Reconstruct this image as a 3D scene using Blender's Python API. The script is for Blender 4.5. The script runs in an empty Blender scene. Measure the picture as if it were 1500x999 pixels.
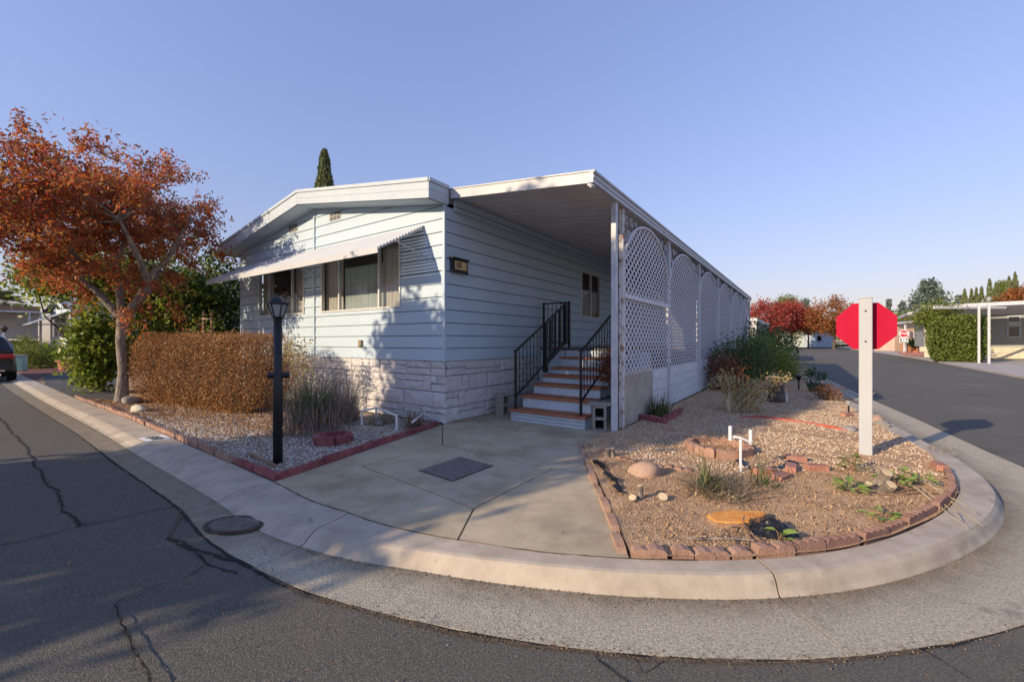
import bpy, math, random
import numpy as np
from mathutils import Vector, Matrix
from mathutils.geometry import delaunay_2d_cdt

S = bpy.context.scene
C = S.collection
R = math.radians
rnd = random.Random(7)
NR = np.random.default_rng(11)

# ------------------------------------------------------------------ camera, sky, sun
EYE = 1.4
FPX = 616.0
cd = bpy.data.cameras.new('camera'); cam = bpy.data.objects.new('camera', cd); C.objects.link(cam)
cam.location = (0, 0, EYE); cam.rotation_euler = (R(90), 0, 0)
cd.sensor_width = 36; cd.lens = 36*FPX/1500; cd.clip_start = .05; cd.clip_end = 2500
S.camera = cam
SUN_DIR = Vector((.847*math.cos(R(20.2)), .531*math.cos(R(20.2)), -math.sin(R(20.2))))   # the way the light travels
w = bpy.data.worlds.new('World'); S.world = w; w.use_nodes = True
nt = w.node_tree; nt.nodes.clear()
sky = nt.nodes.new('ShaderNodeTexSky'); sky.sky_type = 'NISHITA'; sky.sun_disc = False
sky.sun_elevation = R(20.2); sky.sun_rotation = math.atan2(-SUN_DIR.x, -SUN_DIR.y)
sky.air_density = 2.0; sky.dust_density = .15; sky.ozone_density = 3.0; sky.altitude = 0
tint = nt.nodes.new('ShaderNodeMix'); tint.data_type = 'RGBA'; tint.blend_type = 'MULTIPLY'; tint.inputs[0].default_value = 1
tint.inputs[7].default_value = (.855, .895, 1.42, 1)
soft = nt.nodes.new('ShaderNodeGamma'); soft.inputs[1].default_value = .6
bg = nt.nodes.new('ShaderNodeBackground'); bg.inputs[1].default_value = .15
wo = nt.nodes.new('ShaderNodeOutputWorld')
nt.links.new(sky.outputs[0], soft.inputs[0]); nt.links.new(soft.outputs[0], tint.inputs[6]); nt.links.new(tint.outputs[2], bg.inputs[0]); nt.links.new(bg.outputs[0], wo.inputs[0])
ld = bpy.data.lights.new('sun', 'SUN'); ld.energy = 3.35; ld.angle = R(.5); ld.color = (1, .79, .54)
sun = bpy.data.objects.new('sun', ld); C.objects.link(sun); sun.rotation_euler = SUN_DIR.to_track_quat('-Z', 'Y').to_euler()
S.view_settings.view_transform = 'Standard'; S.view_settings.look = 'None'
S.view_settings.exposure = .8; S.view_settings.gamma = 1; S.view_settings.use_curve_mapping = False

# ------------------------------------------------------------------ helpers: materials
def mat(name, c1, c2=None, scale=4.0, rough=.8, bump=0.0, bscale=60.0, metal=0.0, island=None, c3=None, spec=.4,
        detail=6.0, lo=.35, hi=.65, stretch=None, trans=0.0, stain=None, dirt=None):
    m = bpy.data.materials.new(name); m.use_nodes = True
    t = m.node_tree; N = t.nodes; L = t.links
    b = N['Principled BSDF']; b.inputs['Roughness'].default_value = rough; b.inputs['Metallic'].default_value = metal
    b.inputs['Specular IOR Level'].default_value = spec
    geo = N.new('ShaderNodeNewGeometry')
    vec = geo.outputs['Position']
    if stretch:
        mp = N.new('ShaderNodeMapping'); mp.inputs['Scale'].default_value = stretch
        L.new(vec, mp.inputs[0]); vec = mp.outputs[0]
    col = None
    if island:
        r = N.new('ShaderNodeValToRGB'); L.new(geo.outputs['Random Per Island'], r.inputs[0])
        e = r.color_ramp.elements
        n = len(island)
        while len(e) < n: e.new(.5)
        for i, cc in enumerate(island):
            e[i].position = i/(max(1, n-1)); e[i].color = (*cc, 1)
        col = r.outputs[0]
    elif c2:
        n1 = N.new('ShaderNodeTexNoise'); n1.inputs['Scale'].default_value = scale; n1.inputs['Detail'].default_value = detail
        n1.inputs['Roughness'].default_value = .62
        L.new(vec, n1.inputs['Vector'])
        r = N.new('ShaderNodeValToRGB'); L.new(n1.outputs[0], r.inputs[0])
        e = r.color_ramp.elements; e[0].position = lo; e[0].color = (*c1, 1); e[1].position = hi; e[1].color = (*c2, 1)
        if c3:
            x = e.new((lo+hi)/2); x.color = (*c3, 1)
        col = r.outputs[0]
    for sc, ss, slo, shi in ((stain,) if stain and not isinstance(stain[0][0], tuple) else stain or ()):   # (colour, scale, lo, hi): patches of dirt or wear
        n2 = N.new('ShaderNodeTexNoise'); n2.inputs['Scale'].default_value = ss; n2.inputs['Detail'].default_value = 8
        n2.inputs['Roughness'].default_value = .7
        L.new(vec, n2.inputs['Vector'])
        r2 = N.new('ShaderNodeMapRange'); r2.inputs[1].default_value = slo; r2.inputs[2].default_value = shi
        L.new(n2.outputs[0], r2.inputs[0])
        mx = N.new('ShaderNodeMix'); mx.data_type = 'RGBA'
        L.new(r2.outputs[0], mx.inputs[0])
        if col is None: mx.inputs[6].default_value = (*c1, 1)
        else: L.new(col, mx.inputs[6])
        mx.inputs[7].default_value = (*sc, 1); col = mx.outputs[2]
    if dirt:                        # settled dirt: how much lies where is an attribute of the mesh, frayed by noise
        at_ = N.new('ShaderNodeAttribute'); at_.attribute_name = 'dirt'
        n5 = N.new('ShaderNodeTexNoise'); n5.inputs['Scale'].default_value = 5; n5.inputs['Detail'].default_value = 9; n5.inputs['Roughness'].default_value = .75
        L.new(vec, n5.inputs['Vector'])
        sm = N.new('ShaderNodeMath'); sm.operation = 'ADD'; L.new(at_.outputs['Fac'], sm.inputs[0]); L.new(n5.outputs[0], sm.inputs[1])
        r5 = N.new('ShaderNodeMapRange'); r5.inputs[1].default_value = .75; r5.inputs[2].default_value = 1.45; r5.inputs[4].default_value = .85
        L.new(sm.outputs[0], r5.inputs[0])
        mx = N.new('ShaderNodeMix'); mx.data_type = 'RGBA'; L.new(r5.outputs[0], mx.inputs[0]); L.new(col, mx.inputs[6]); mx.inputs[7].default_value = (*dirt, 1); col = mx.outputs[2]
    if col is None: b.inputs['Base Color'].default_value = (*c1, 1)
    else: L.new(col, b.inputs['Base Color'])
    if bump:
        n3 = N.new('ShaderNodeTexNoise'); n3.inputs['Scale'].default_value = bscale; n3.inputs['Detail'].default_value = 4
        L.new(vec, n3.inputs['Vector'])
        bp = N.new('ShaderNodeBump'); bp.inputs['Strength'].default_value = bump; bp.inputs['Distance'].default_value = .02
        L.new(n3.outputs[0], bp.inputs['Height']); L.new(bp.outputs[0], b.inputs['Normal'])
    if trans:
        out = N['Material Output']
        tr = N.new('ShaderNodeBsdfTranslucent')
        if col is not None: L.new(col, tr.inputs[0])
        else: tr.inputs[0].default_value = (*c1, 1)
        ms = N.new('ShaderNodeMixShader'); ms.inputs[0].default_value = trans
        L.new(b.outputs[0], ms.inputs[1]); L.new(tr.outputs[0], ms.inputs[2]); L.new(ms.outputs[0], out.inputs[0])
    return m

def glass_mat(name, tint=(.9, .95, .95), refl=.25):
    m = bpy.data.materials.new(name); m.use_nodes = True
    t = m.node_tree; N = t.nodes; L = t.links; N.clear()
    out = N.new('ShaderNodeOutputMaterial'); tr = N.new('ShaderNodeBsdfTransparent'); gl = N.new('ShaderNodeBsdfGlossy')
    tr.inputs[0].default_value = (*tint, 1); gl.inputs['Roughness'].default_value = .03
    fr = N.new('ShaderNodeFresnel'); fr.inputs[0].default_value = 1.5
    N.remove(fr)
    ms = N.new('ShaderNodeMixShader'); ms.inputs[0].default_value = refl; L.new(tr.outputs[0], ms.inputs[1]); L.new(gl.outputs[0], ms.inputs[2])
    L.new(ms.outputs[0], out.inputs[0]); return m

MT = {}
MT['asphalt'] = mat('asphalt', (.064, .060, .051), (.19, .178, .148), 85, .9, .55, 150, lo=.28, hi=.72, detail=3, c3=(.112, .106, .090), stain=(((.185, .15, .105), 1.1, .54, .85), ((.05, .049, .048), .55, .60, .72), ((.19, .18, .165), .35, .56, .8)))
MT['asphalt2'] = mat('worn_asphalt', (.06, .06, .06), (.12, .115, .11), 3, .9, .5, 140)
MT['crack'] = mat('crack_fill', (.010, .010, .011), (.03, .028, .026), 30, .95, .6, 90)
MT['crackdirt'] = mat('crack_dirt', (.05, .04, .03), (.17, .12, .08), 30, .95, .6, 90)
MT['concrete'] = mat('concrete', (.39, .32, .215), (.53, .445, .31), 2.2, .9, .12, 120, c3=(.465, .39, .265), stain=(((.25, .195, .13), .9, .48, .75), ((.20, .165, .12), 4.5, .62, .78)))
MT['gutter'] = mat('gutter_concrete', (.25, .22, .16), (.60, .535, .40), 75, .92, .4, 120, lo=.3, hi=.7, detail=3, stain=((.19, .165, .125), 3.7, .58, .75), dirt=(.145, .118, .082))
MT['kerb'] = mat('kerb_concrete', (.37, .315, .245), (.51, .445, .35), 3.5, .9, .14, 120, stain=(((.25, .20, .145), 1.7, .53, .8), ((.20, .18, .15), 6.0, .62, .78)))
MT['soil'] = mat('soil', (.36, .215, .115), (.56, .365, .205), 5, .95, .8, 45, c3=(.46, .29, .155), stain=((.58, .44, .29), 3.0, .6, .85))
MT['gravelbase'] = mat('gravel_base', (.22, .16, .11), (.42, .34, .26), 60, .95, .9, 90)
MT['stones'] = mat('gravel_stones', (.4, .4, .4), island=[(.30, .18, .10), (.50, .36, .23), (.58, .46, .33), (.40, .25, .14), (.70, .61, .49), (.48, .32, .19), (.60, .46, .31), (.76, .68, .57), (.36, .30, .25)], rough=.9)
MT['whitestones'] = mat('white_gravel', (.5, .5, .5), island=[(.32, .26, .20), (.62, .58, .53), (.74, .70, .66), (.45, .36, .28), (.80, .77, .73), (.55, .49, .43)], rough=.9)
MT['litter'] = mat('dry_leaves', (.3, .2, .1), island=[(.25, .10, .03), (.40, .19, .06), (.18, .08, .03), (.46, .28, .11), (.33, .15, .05)], rough=.85, trans=.15)
MT['chips'] = mat('wood_chips', (.3, .2, .1), island=[(.44, .28, .14), (.30, .18, .09), (.56, .41, .24), (.38, .24, .13), (.20, .13, .08)], rough=.9)
MT['grit'] = mat('brown_grit', (.2, .1, .1), island=[(.30, .19, .10), (.17, .11, .07), (.38, .27, .17), (.10, .075, .05), (.24, .16, .10)], rough=.95)
MT['siding'] = mat('siding_paint', (.445, .55, .635), (.48, .585, .665), 1.2, .55, .06, 40, stain=((.40, .47, .52), 2.0, .6, .85))
MT['trim'] = mat('white_trim', (.44, .50, .55), (.49, .55, .59), 2, .55, .05, 40, stain=((.40, .43, .45), 3, .62, .85))
MT['trimdark'] = mat('seam_trim', (.40, .48, .53), (.48, .56, .6), 3, .6)
MT['stone'] = mat('painted_stone', (.52, .51, .51), (.66, .645, .64), 6, .85, .6, 26, c3=(.59, .575, .57), stretch=(1, 1, 2.2))
MT['joint'] = mat('dark_joint', (.22, .21, .205), (.32, .31, .30), 12, .95)
MT['roof'] = mat('roof_membrane', (.18, .16, .15), (.3, .27, .25), 6, .9)
MT['white_metal'] = mat('white_metal', (.48, .49, .50), (.55, .55, .55), 3, .5, .04, 30, stain=((.36, .33, .30), 4, .62, .8))
MT['pan'] = mat('roof_pan_metal', (.66, .61, .58), (.74, .69, .66), 2, .5)
MT['rusty'] = mat('flaking_paint', (.68, .66, .63), (.32, .17, .09), 9, .8, .4, 50, lo=.52, hi=.66)
MT['awning'] = mat('awning_slat_paint', (.41, .44, .48), (.46, .49, .53), 3, .55, stain=((.30, .28, .26), 4, .6, .8))
MT['galv'] = mat('galvanized_post', (.44, .46, .50), (.60, .62, .65), 8, .5, .05, 40, stain=((.35, .24, .17), 6, .64, .8))
MT['lattice'] = mat('lattice_paint', (.62, .62, .66), (.72, .71, .73), 5, .7, stain=((.46, .36, .30), 3.5, .6, .82))
MT['fiber'] = mat('fiberglass_sheet', (.38, .34, .29), (.50, .46, .40), 3, .6, stain=((.28, .17, .09), 5, .6, .8))
MT['whiteboard'] = mat('weathered_white_board', (.58, .60, .62), (.70, .71, .71), 3, .75, .2, 30, stain=((.36, .30, .25), 5, .58, .8), stretch=(1, 1, 3))
MT['riser'] = mat('riser_paint', (.42, .52, .60), (.54, .62, .68), 3, .7, .15, 30, stain=((.38, .34, .30), 7, .6, .8))
MT['tread'] = mat('tread_paint', (.30, .105, .050), (.42, .165, .085), 6, .7, .2, 40, stain=((.50, .40, .33), 9, .66, .85))
MT['deck'] = mat('deck_floor', (.10, .09, .085), (.16, .14, .12), 6, .9)
MT['black'] = mat('black_iron', (.012, .012, .013), (.022, .021, .021), 8, .5, .1, 50)
MT['blackpost'] = mat('black_paint', (.012, .013, .015), (.02, .02, .022), 5, .42)
MT['iron'] = mat('cast_iron', (.055, .045, .04), (.11, .085, .07), 12, .7, .4, 60, metal=.4)
MT['ironlight'] = mat('worn_iron', (.16, .145, .125), (.24, .22, .19), 14, .75, .3, 60)
MT['hole'] = mat('drain_dark', (.008, .008, .008), rough=1)
MT['grate'] = mat('driveway_grate', (.06, .055, .05), (.10, .09, .08), 14, .8, .3, 60)
MT['block'] = mat('cinder_block', (.24, .22, .20), (.34, .32, .29), 20, .95, .6, 90)
MT['edging'] = mat('red_edging', (.27, .155, .11), (.39, .245, .18), 5, .9, .4, 70, stain=((.42, .31, .25), 4, .56, .8))
MT['edgingdark'] = mat('maroon_edging', (.20, .055, .06), (.33, .115, .11), 5, .9, .4, 70, stain=((.36, .22, .20), 6, .58, .8))
MT['brick'] = mat('brick_red', (.34, .15, .10), (.46, .24, .17), 8, .9, .5, 70)
MT['rock'] = mat('pinkish_rock', (.36, .235, .165), (.45, .31, .225), 4, .95, .4, 40)
MT['greyrock'] = mat('grey_rock', (.20, .18, .16), (.36, .33, .29), 6, .95, .5, 40)
MT['pvc'] = mat('pvc_pipe', (.78, .78, .76), (.84, .84, .82), 5, .4)
MT['hose'] = mat('red_hose', (.42, .06, .035), (.52, .10, .06), 6, .5)
MT['cutwood'] = mat('fresh_cut_wood', (.58, .21, .03), (.70, .36, .10), 16, .8, .3, 60, stain=((.40, .17, .05), 9, .56, .75))
MT['cutpale'] = mat('pale_cut_wood', (.58, .42, .24), (.70, .55, .34), 12, .8)
MT['bark'] = mat('grey_bark', (.13, .105, .085), (.34, .29, .245), 14, .95, 1.0, 34, stretch=(1, 1, .5))
MT['stumpbark'] = mat('stump_bark', (.22, .13, .075), (.36, .23, .14), 12, .95, .9, 40)
MT['barkdark'] = mat('dark_bark', (.07, .055, .045), (.15, .12, .095), 9, .95, .8, 30)
MT['twig'] = mat('dry_twig', (.22, .13, .075), (.34, .23, .14), 9, .95)
MT['paletwig'] = mat('pale_twig', (.44, .36, .24), (.56, .47, .32), 9, .9)
MT['plastic'] = mat('black_plastic', (.010, .010, .012), (.02, .02, .022), 9, .35)
MT['post'] = mat('white_post', (.41, .43, .45), (.45, .47, .49), 2, .6, .08, 30, stain=((.38, .36, .33), 5, .66, .85))
MT['signred'] = mat('sign_red', (.42, .007, .034), (.46, .010, .044), 2, .7, spec=.12)
MT['signwhite'] = mat('sign_white', (.82, .82, .82), rough=.5)
MT['signblue'] = mat('sign_blue', (.07, .10, .14), rough=.5)
MT['paintwhite'] = mat('kerb_paint_white', (.70, .70, .67), (.82, .82, .80), 30, .8)
MT['paintblack'] = mat('kerb_paint_black', (.03, .03, .03), rough=.8)
MT['gold'] = mat('number_plate', (.55, .40, .16), (.62, .47, .22), 9, .4, metal=.2)
MT['outlet'] = mat('outlet_brown', (.30, .24, .14), rough=.7)
MT['vent'] = mat('vent_grey', (.38, .38, .36), (.48, .48, .45), 20, .8)
MT['screen'] = mat('vent_mesh', (.14, .14, .14), rough=.9)
MT['alu'] = mat('window_frame', (.62, .62, .60), rough=.4, metal=.2)
MT['curtain'] = mat('beige_curtain', (.44, .39, .34), (.52, .47, .42), 2, .9, stretch=(14, 14, .3))
MT['curtain2'] = mat('sheer_curtain', (.32, .36, .35), (.42, .46, .44), 2, .9, stretch=(10, 10, .3))
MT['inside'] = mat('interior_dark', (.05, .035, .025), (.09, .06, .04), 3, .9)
MT['glass'] = glass_mat('window_glass', (.84, .88, .87), .10)
MT['darkglass'] = mat('dark_glass', (.015, .018, .022), rough=.06, spec=.8)
MT['lampglass'] = mat('lamp_glass', (.34, .35, .35), rough=.15, spec=.6)
MT['terracotta'] = mat('terracotta', (.42, .16, .09), (.52, .22, .13), 5, .85)
MT['green_pot'] = mat('green_pot', (.03, .07, .04), rough=.5)
MT['redmulch'] = mat('red_mulch', (.12, .045, .035), (.24, .10, .075), 20, .95, .8, 60)
MT['carblack'] = mat('car_paint_black', (.008, .008, .010), rough=.15, spec=.7)
MT['tail'] = mat('tail_lamp', (.55, .02, .02), rough=.2, spec=.7)
MT['tyre'] = mat('tyre', (.02, .02, .02), rough=.9)
MT['chrome'] = mat('chrome', (.6, .6, .6), rough=.15, metal=.9)
MT['plate'] = mat('licence_plate', (.6, .6, .58), rough=.5)
# foliage
MT['redleaf'] = mat('autumn_leaf', (.3, .1, .05), island=[(.50, .06, .03), (.60, .17, .035), (.32, .06, .05), (.58, .26, .06), (.30, .21, .06), (.28, .08, .08), (.60, .09, .035), (.20, .20, .06), (.56, .12, .035), (.40, .14, .13), (.17, .13, .06), (.68, .25, .05), (.62, .20, .04)], rough=.6, trans=.5)
MT['hedgeleaf'] = mat('dry_hedge_leaf', (.3, .15, .05), island=[(.40, .14, .04), (.50, .22, .06), (.20, .08, .03), (.54, .32, .13), (.11, .055, .03), (.34, .12, .04), (.20, .15, .05), (.48, .18, .045), (.28, .12, .045), (.60, .42, .24), (.16, .14, .05)], rough=.8, trans=.2)
MT['greenleaf'] = mat('green_leaf', (.1, .15, .04), island=[(.10, .17, .025), (.26, .35, .05), (.17, .26, .04), (.42, .44, .07), (.07, .12, .025), (.33, .38, .06)], rough=.45, trans=.45)
MT['boxleaf'] = mat('clipped_leaf', (.1, .15, .04), island=[(.09, .14, .025), (.16, .22, .04), (.23, .27, .06), (.06, .10, .02), (.13, .18, .03)], rough=.45, trans=.25)
MT['darkleaf'] = mat('dark_leaf', (.05, .08, .03), island=[(.025, .06, .02), (.05, .10, .03), (.035, .075, .022), (.08, .13, .04), (.02, .045, .018)], rough=.45, trans=.2)
MT['cypressleaf'] = mat('cypress_leaf', (.05, .08, .03), island=[(.10, .13, .05), (.16, .19, .07), (.08, .105, .04), (.21, .24, .10)], rough=.7, trans=.15)
MT['cedarleaf'] = mat('cedar_leaf', (.1, .14, .12), island=[(.12, .17, .14), (.17, .22, .18), (.08, .12, .10), (.21, .26, .22)], rough=.7, trans=.15)
MT['crimson'] = mat('crimson_leaf', (.3, .03, .03), island=[(.32, .03, .05), (.40, .07, .05), (.24, .03, .04), (.44, .11, .05), (.30, .06, .05)], rough=.6, trans=.3)
MT['orangeleaf'] = mat('orange_leaf', (.3, .1, .03), island=[(.34, .09, .03), (.26, .12, .03), (.42, .13, .04), (.16, .13, .04), (.30, .06, .03)], rough=.6, trans=.3)
MT['limeleaf'] = mat('lime_leaf', (.2, .25, .05), island=[(.15, .19, .03), (.22, .26, .045), (.11, .15, .025)], rough=.6, trans=.3)
MT['grassgreen'] = mat('grass_blade', (.1, .15, .04), island=[(.05, .09, .022), (.11, .16, .04), (.08, .12, .03), (.24, .24, .09), (.15, .11, .06)], rough=.6, trans=.25)
MT['grassdry'] = mat('dry_blade', (.3, .25, .15), island=[(.34, .27, .17), (.24, .17, .11), (.44, .36, .24), (.20, .12, .08), (.14, .16, .06)], rough=.8, trans=.2)
MT['drymix'] = mat('purple_dry_stem', (.3, .25, .22), island=[(.26, .21, .19), (.38, .33, .31), (.16, .12, .10), (.28, .19, .13), (.20, .165, .16)], rough=.85, trans=.15)
MT['roseleaf'] = mat('withered_leaf', (.3, .25, .1), island=[(.44, .39, .15), (.54, .47, .20), (.30, .31, .10), (.48, .32, .12), (.36, .17, .07)], rough=.75, trans=.25)
MT['brownleaf'] = mat('dead_brown_leaf', (.2, .08, .04), island=[(.20, .06, .03), (.28, .10, .05), (.13, .05, .03), (.34, .15, .07)], rough=.8, trans=.2)
MT['sproutleaf'] = mat('sprout_leaf', (.2, .3, .06), island=[(.17, .28, .05), (.26, .36, .08), (.20, .31, .06)], rough=.5, trans=.3)
MT['bushleaf'] = mat('bush_leaf', (.1, .15, .05), island=[(.05, .10, .03), (.10, .17, .05), (.07, .13, .035), (.17, .22, .06), (.04, .08, .025)], rough=.5, trans=.28)
# neighbours
MT['nb_blue'] = mat('pale_blue_wall', (.46, .54, .62), (.52, .60, .67), 1, .7)
MT['nb_white'] = mat('white_wall', (.66, .66, .64), (.72, .72, .70), 1, .7)
MT['nb_pink'] = mat('tan_pink_wall', (.52, .36, .28), (.58, .42, .33), 1, .8)
MT['nb_pinkroof'] = mat('pink_roof', (.42, .30, .27), (.5, .37, .33), 3, .8)
MT['nb_grey'] = mat('grey_wall', (.30, .31, .29), (.35, .36, .34), 1, .75)
MT['nb_roof'] = mat('neighbour_roof', (.24, .26, .29), (.32, .34, .36), 3, .8)
MT['brownroof'] = mat('brown_fascia', (.22, .13, .09), (.28, .17, .12), 2, .8)
MT['dark'] = mat('dark_door', (.02, .022, .028), (.03, .032, .036), 3, .7)
MT['orangefence'] = mat('orange_wood', (.45, .18, .07), (.55, .24, .10), 3, .8)
MT['orangepave'] = mat('orange_paving', (.48, .17, .09), (.58, .24, .14), 6, .9)
MT['creamstone'] = mat('cream_stone', (.52, .47, .36), (.62, .57, .45), 4, .9, .4, 20)
MT['paving'] = mat('far_concrete', (.36, .33, .29), (.46, .42, .37), .8, .9)
MT['earth'] = mat('earth', (.20, .17, .12), (.30, .26, .19), .3, .95)
MT['hill'] = mat('far_green', (.05, .07, .03), (.09, .11, .05), .1, .95)

# ------------------------------------------------------------------ helpers: objects
def props(o, label=None, cat=None, group=None, kind=None):
    if label: o['label'] = label
    if cat: o['category'] = cat
    if group: o['group'] = group
    if kind: o['kind'] = kind
    return o
def empty(name, loc=(0, 0, 0), rotz=0.0, parent=None):
    o = bpy.data.objects.new(name, None); C.objects.link(o); o.location = loc; o.rotation_euler = (0, 0, rotz)
    o.empty_display_size = .1
    if parent: o.parent = parent
    return o
def thing(name, label, cat, loc=(0, 0, 0), rotz=0.0, group=None):
    return props(empty(name, loc, rotz), label, cat, group)
def link(name, me, m, parent=None, loc=None, rot=None):
    o = bpy.data.objects.new(name, me); C.objects.link(o)
    if m is not None and not me.materials: me.materials.append(m)
    if parent: o.parent = parent
    if loc: o.location = loc
    if rot: o.rotation_euler = rot
    return o
def copy_tree(o, parent=None):
    c = o.copy(); C.objects.link(c)
    c.parent = parent
    for ch in list(o.children): copy_tree(ch, c)
    return c

class MB:
    def __init__(s): s.v = []; s.f = []
    def add(s, vs, fs):
        n = len(s.v); s.v += [tuple(p) for p in vs]; s.f += [tuple(i+n for i in f) for f in fs]; return s
    def box(s, c, d, rz=0.0, M=None):
        x, y, z = d[0]/2, d[1]/2, d[2]/2
        vs = [Vector((a*x, b*y, e*z)) for a in (-1, 1) for b in (-1, 1) for e in (-1, 1)]
        if M is not None: vs = [M @ p for p in vs]
        if rz:
            q = Matrix.Rotation(rz, 3, 'Z'); vs = [q @ p for p in vs]
        vs = [p+Vector(c) for p in vs]
        return s.add(vs, [(0, 1, 3, 2), (4, 6, 7, 5), (0, 4, 5, 1), (2, 3, 7, 6), (0, 2, 6, 4), (1, 5, 7, 3)])
    def bar(s, a, b, wd, th=None, up=Vector((0, 0, 1))):
        a, b = Vector(a), Vector(b); d = (b-a); l = d.length; d.normalize()
        if abs(d.dot(up)) > .98: up = Vector((0, 1, 0))
        x = d.cross(up).normalized(); z = x.cross(d).normalized(); th = th or wd
        vs = []
        for p in (a, b):
            for i, j in ((-1, -1), (1, -1), (1, 1), (-1, 1)): vs.append(p+x*(i*wd/2)+z*(j*th/2))
        return s.add(vs, [(3, 2, 1, 0), (4, 5, 6, 7), (0, 1, 5, 4), (1, 2, 6, 5), (2, 3, 7, 6), (3, 0, 4, 7)])
    def tube(s, pts, r, n=8, cap=True):
        pts = [Vector(p) for p in pts]; k = len(pts)
        rs = r if isinstance(r, (list, tuple)) else [r]*k
        base = len(s.v); prevx = None
        for i, p in enumerate(pts):
            d = (pts[min(i+1, k-1)]-pts[max(i-1, 0)]).normalized()
            if prevx is None:
                u = Vector((0, 0, 1)) if abs(d.z) < .9 else Vector((1, 0, 0))
                x = d.cross(u).normalized()
            else: x = (prevx-d*prevx.dot(d)).normalized()
            y = d.cross(x); prevx = x
            for j in range(n):
                a = 2*math.pi*j/n; s.v.append(tuple(p+(x*math.cos(a)+y*math.sin(a))*rs[i]))
        for i in range(k-1):
            for j in range(n):
                a, b = base+i*n+j, base+i*n+(j+1) % n
                s.f.append((a, b, b+n, a+n))
        if cap:
            s.f.append(tuple(base+j for j in range(n))[::-1]); s.f.append(tuple(base+(k-1)*n+j for j in range(n)))
        return s
    def lathe(s, prof, c=(0, 0, 0), n=20):
        base = len(s.v); c = Vector(c)
        for r, z in prof:
            for j in range(n):
                a = 2*math.pi*j/n; s.v.append((c.x+r*math.cos(a), c.y+r*math.sin(a), c.z+z))
        for i in range(len(prof)-1):
            for j in range(n):
                a, b = base+i*n+j, base+i*n+(j+1) % n
                s.f.append((a, b, b+n, a+n))
        s.f.append(tuple(base+j for j in range(n))[::-1]); s.f.append(tuple(base+(len(prof)-1)*n+j for j in range(n)))
        return s
    def prism(s, poly, z0, z1):
        n = len(poly)
        vs = [(p[0], p[1], z0) for p in poly]+[(p[0], p[1], z1) for p in poly]
        fs = [tuple(range(n))[::-1], tuple(range(n, 2*n))]+[(i, (i+1) % n, n+(i+1) % n, n+i) for i in range(n)]
        return s.add(vs, fs)
    def extrude(s, front, back):
        n = len(front)
        return s.add(list(front)+list(back), [tuple(range(n)), tuple(range(n, 2*n))[::-1]]+[((i+1) % n, i, n+i, n+(i+1) % n) for i in range(n)])
    def mesh(s, name, smooth=False):
        me = bpy.data.meshes.new(name); me.from_pydata(s.v, [], s.f); me.validate(); me.update()
        if smooth: me.polygons.foreach_set('use_smooth', [True]*len(me.polygons))
        return me
    def build(s, name, m, parent=None, smooth=False, loc=None, rot=None, bevel=0.0):
        o = link(name, s.mesh(name, smooth), m, parent, loc, rot)
        if bevel:
            b = o.modifiers.new('bevel', 'BEVEL'); b.width = bevel; b.segments = 1; b.limit_method = 'ANGLE'
        return o

def poly_mesh(name, V, nper, m, parent=None):            # V: (n, nper, 3) faces of nper corners each, loose islands
    n = V.shape[0]; me = bpy.data.meshes.new(name)
    me.vertices.add(n*nper); me.vertices.foreach_set('co', V.reshape(-1).astype(np.float32))
    me.loops.add(n*nper); me.loops.foreach_set('vertex_index', np.arange(n*nper, dtype=np.int32))
    me.polygons.add(n); me.polygons.foreach_set('loop_start', np.arange(0, n*nper, nper, dtype=np.int32))
    me.update(calc_edges=True); me.validate()
    return link(name, me, m, parent)
def indexed_mesh(name, V, F, m, parent=None, smooth=False):
    n = len(F); k = F.shape[1]; me = bpy.data.meshes.new(name)
    me.vertices.add(len(V)); me.vertices.foreach_set('co', np.asarray(V, np.float32).reshape(-1))
    me.loops.add(n*k); me.loops.foreach_set('vertex_index', F.reshape(-1).astype(np.int32))
    me.polygons.add(n); me.polygons.foreach_set('loop_start', np.arange(0, n*k, k, dtype=np.int32))
    if smooth: me.polygons.foreach_set('use_smooth', np.ones(n, bool))
    me.update(calc_edges=True); me.validate()
    return link(name, me, m, parent)
def unit(a): return a/np.maximum(1e-9, np.linalg.norm(a, axis=1, keepdims=True))
def leaves(name, P, lo, hi, m, parent=None, aspect=.45, up=0.0, droop=0.0):
    n = len(P)
    U = NR.normal(size=(n, 3)); U[:, 2] -= droop; U = unit(U)
    W = NR.normal(size=(n, 3)); W[:, 2] += up; V = unit(np.cross(U, W))
    Nn = np.cross(U, V)
    s = NR.uniform(lo, hi, (n, 1))
    U = U*s*.5; V = V*s*.5*aspect; Nn = Nn*s*.10
    q = np.stack([P-U, P-V*1.0+U*.1+Nn, P+U, P+V*1.0+U*.1+Nn], 1)
    return poly_mesh(name, q, 4, m, parent)
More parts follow.
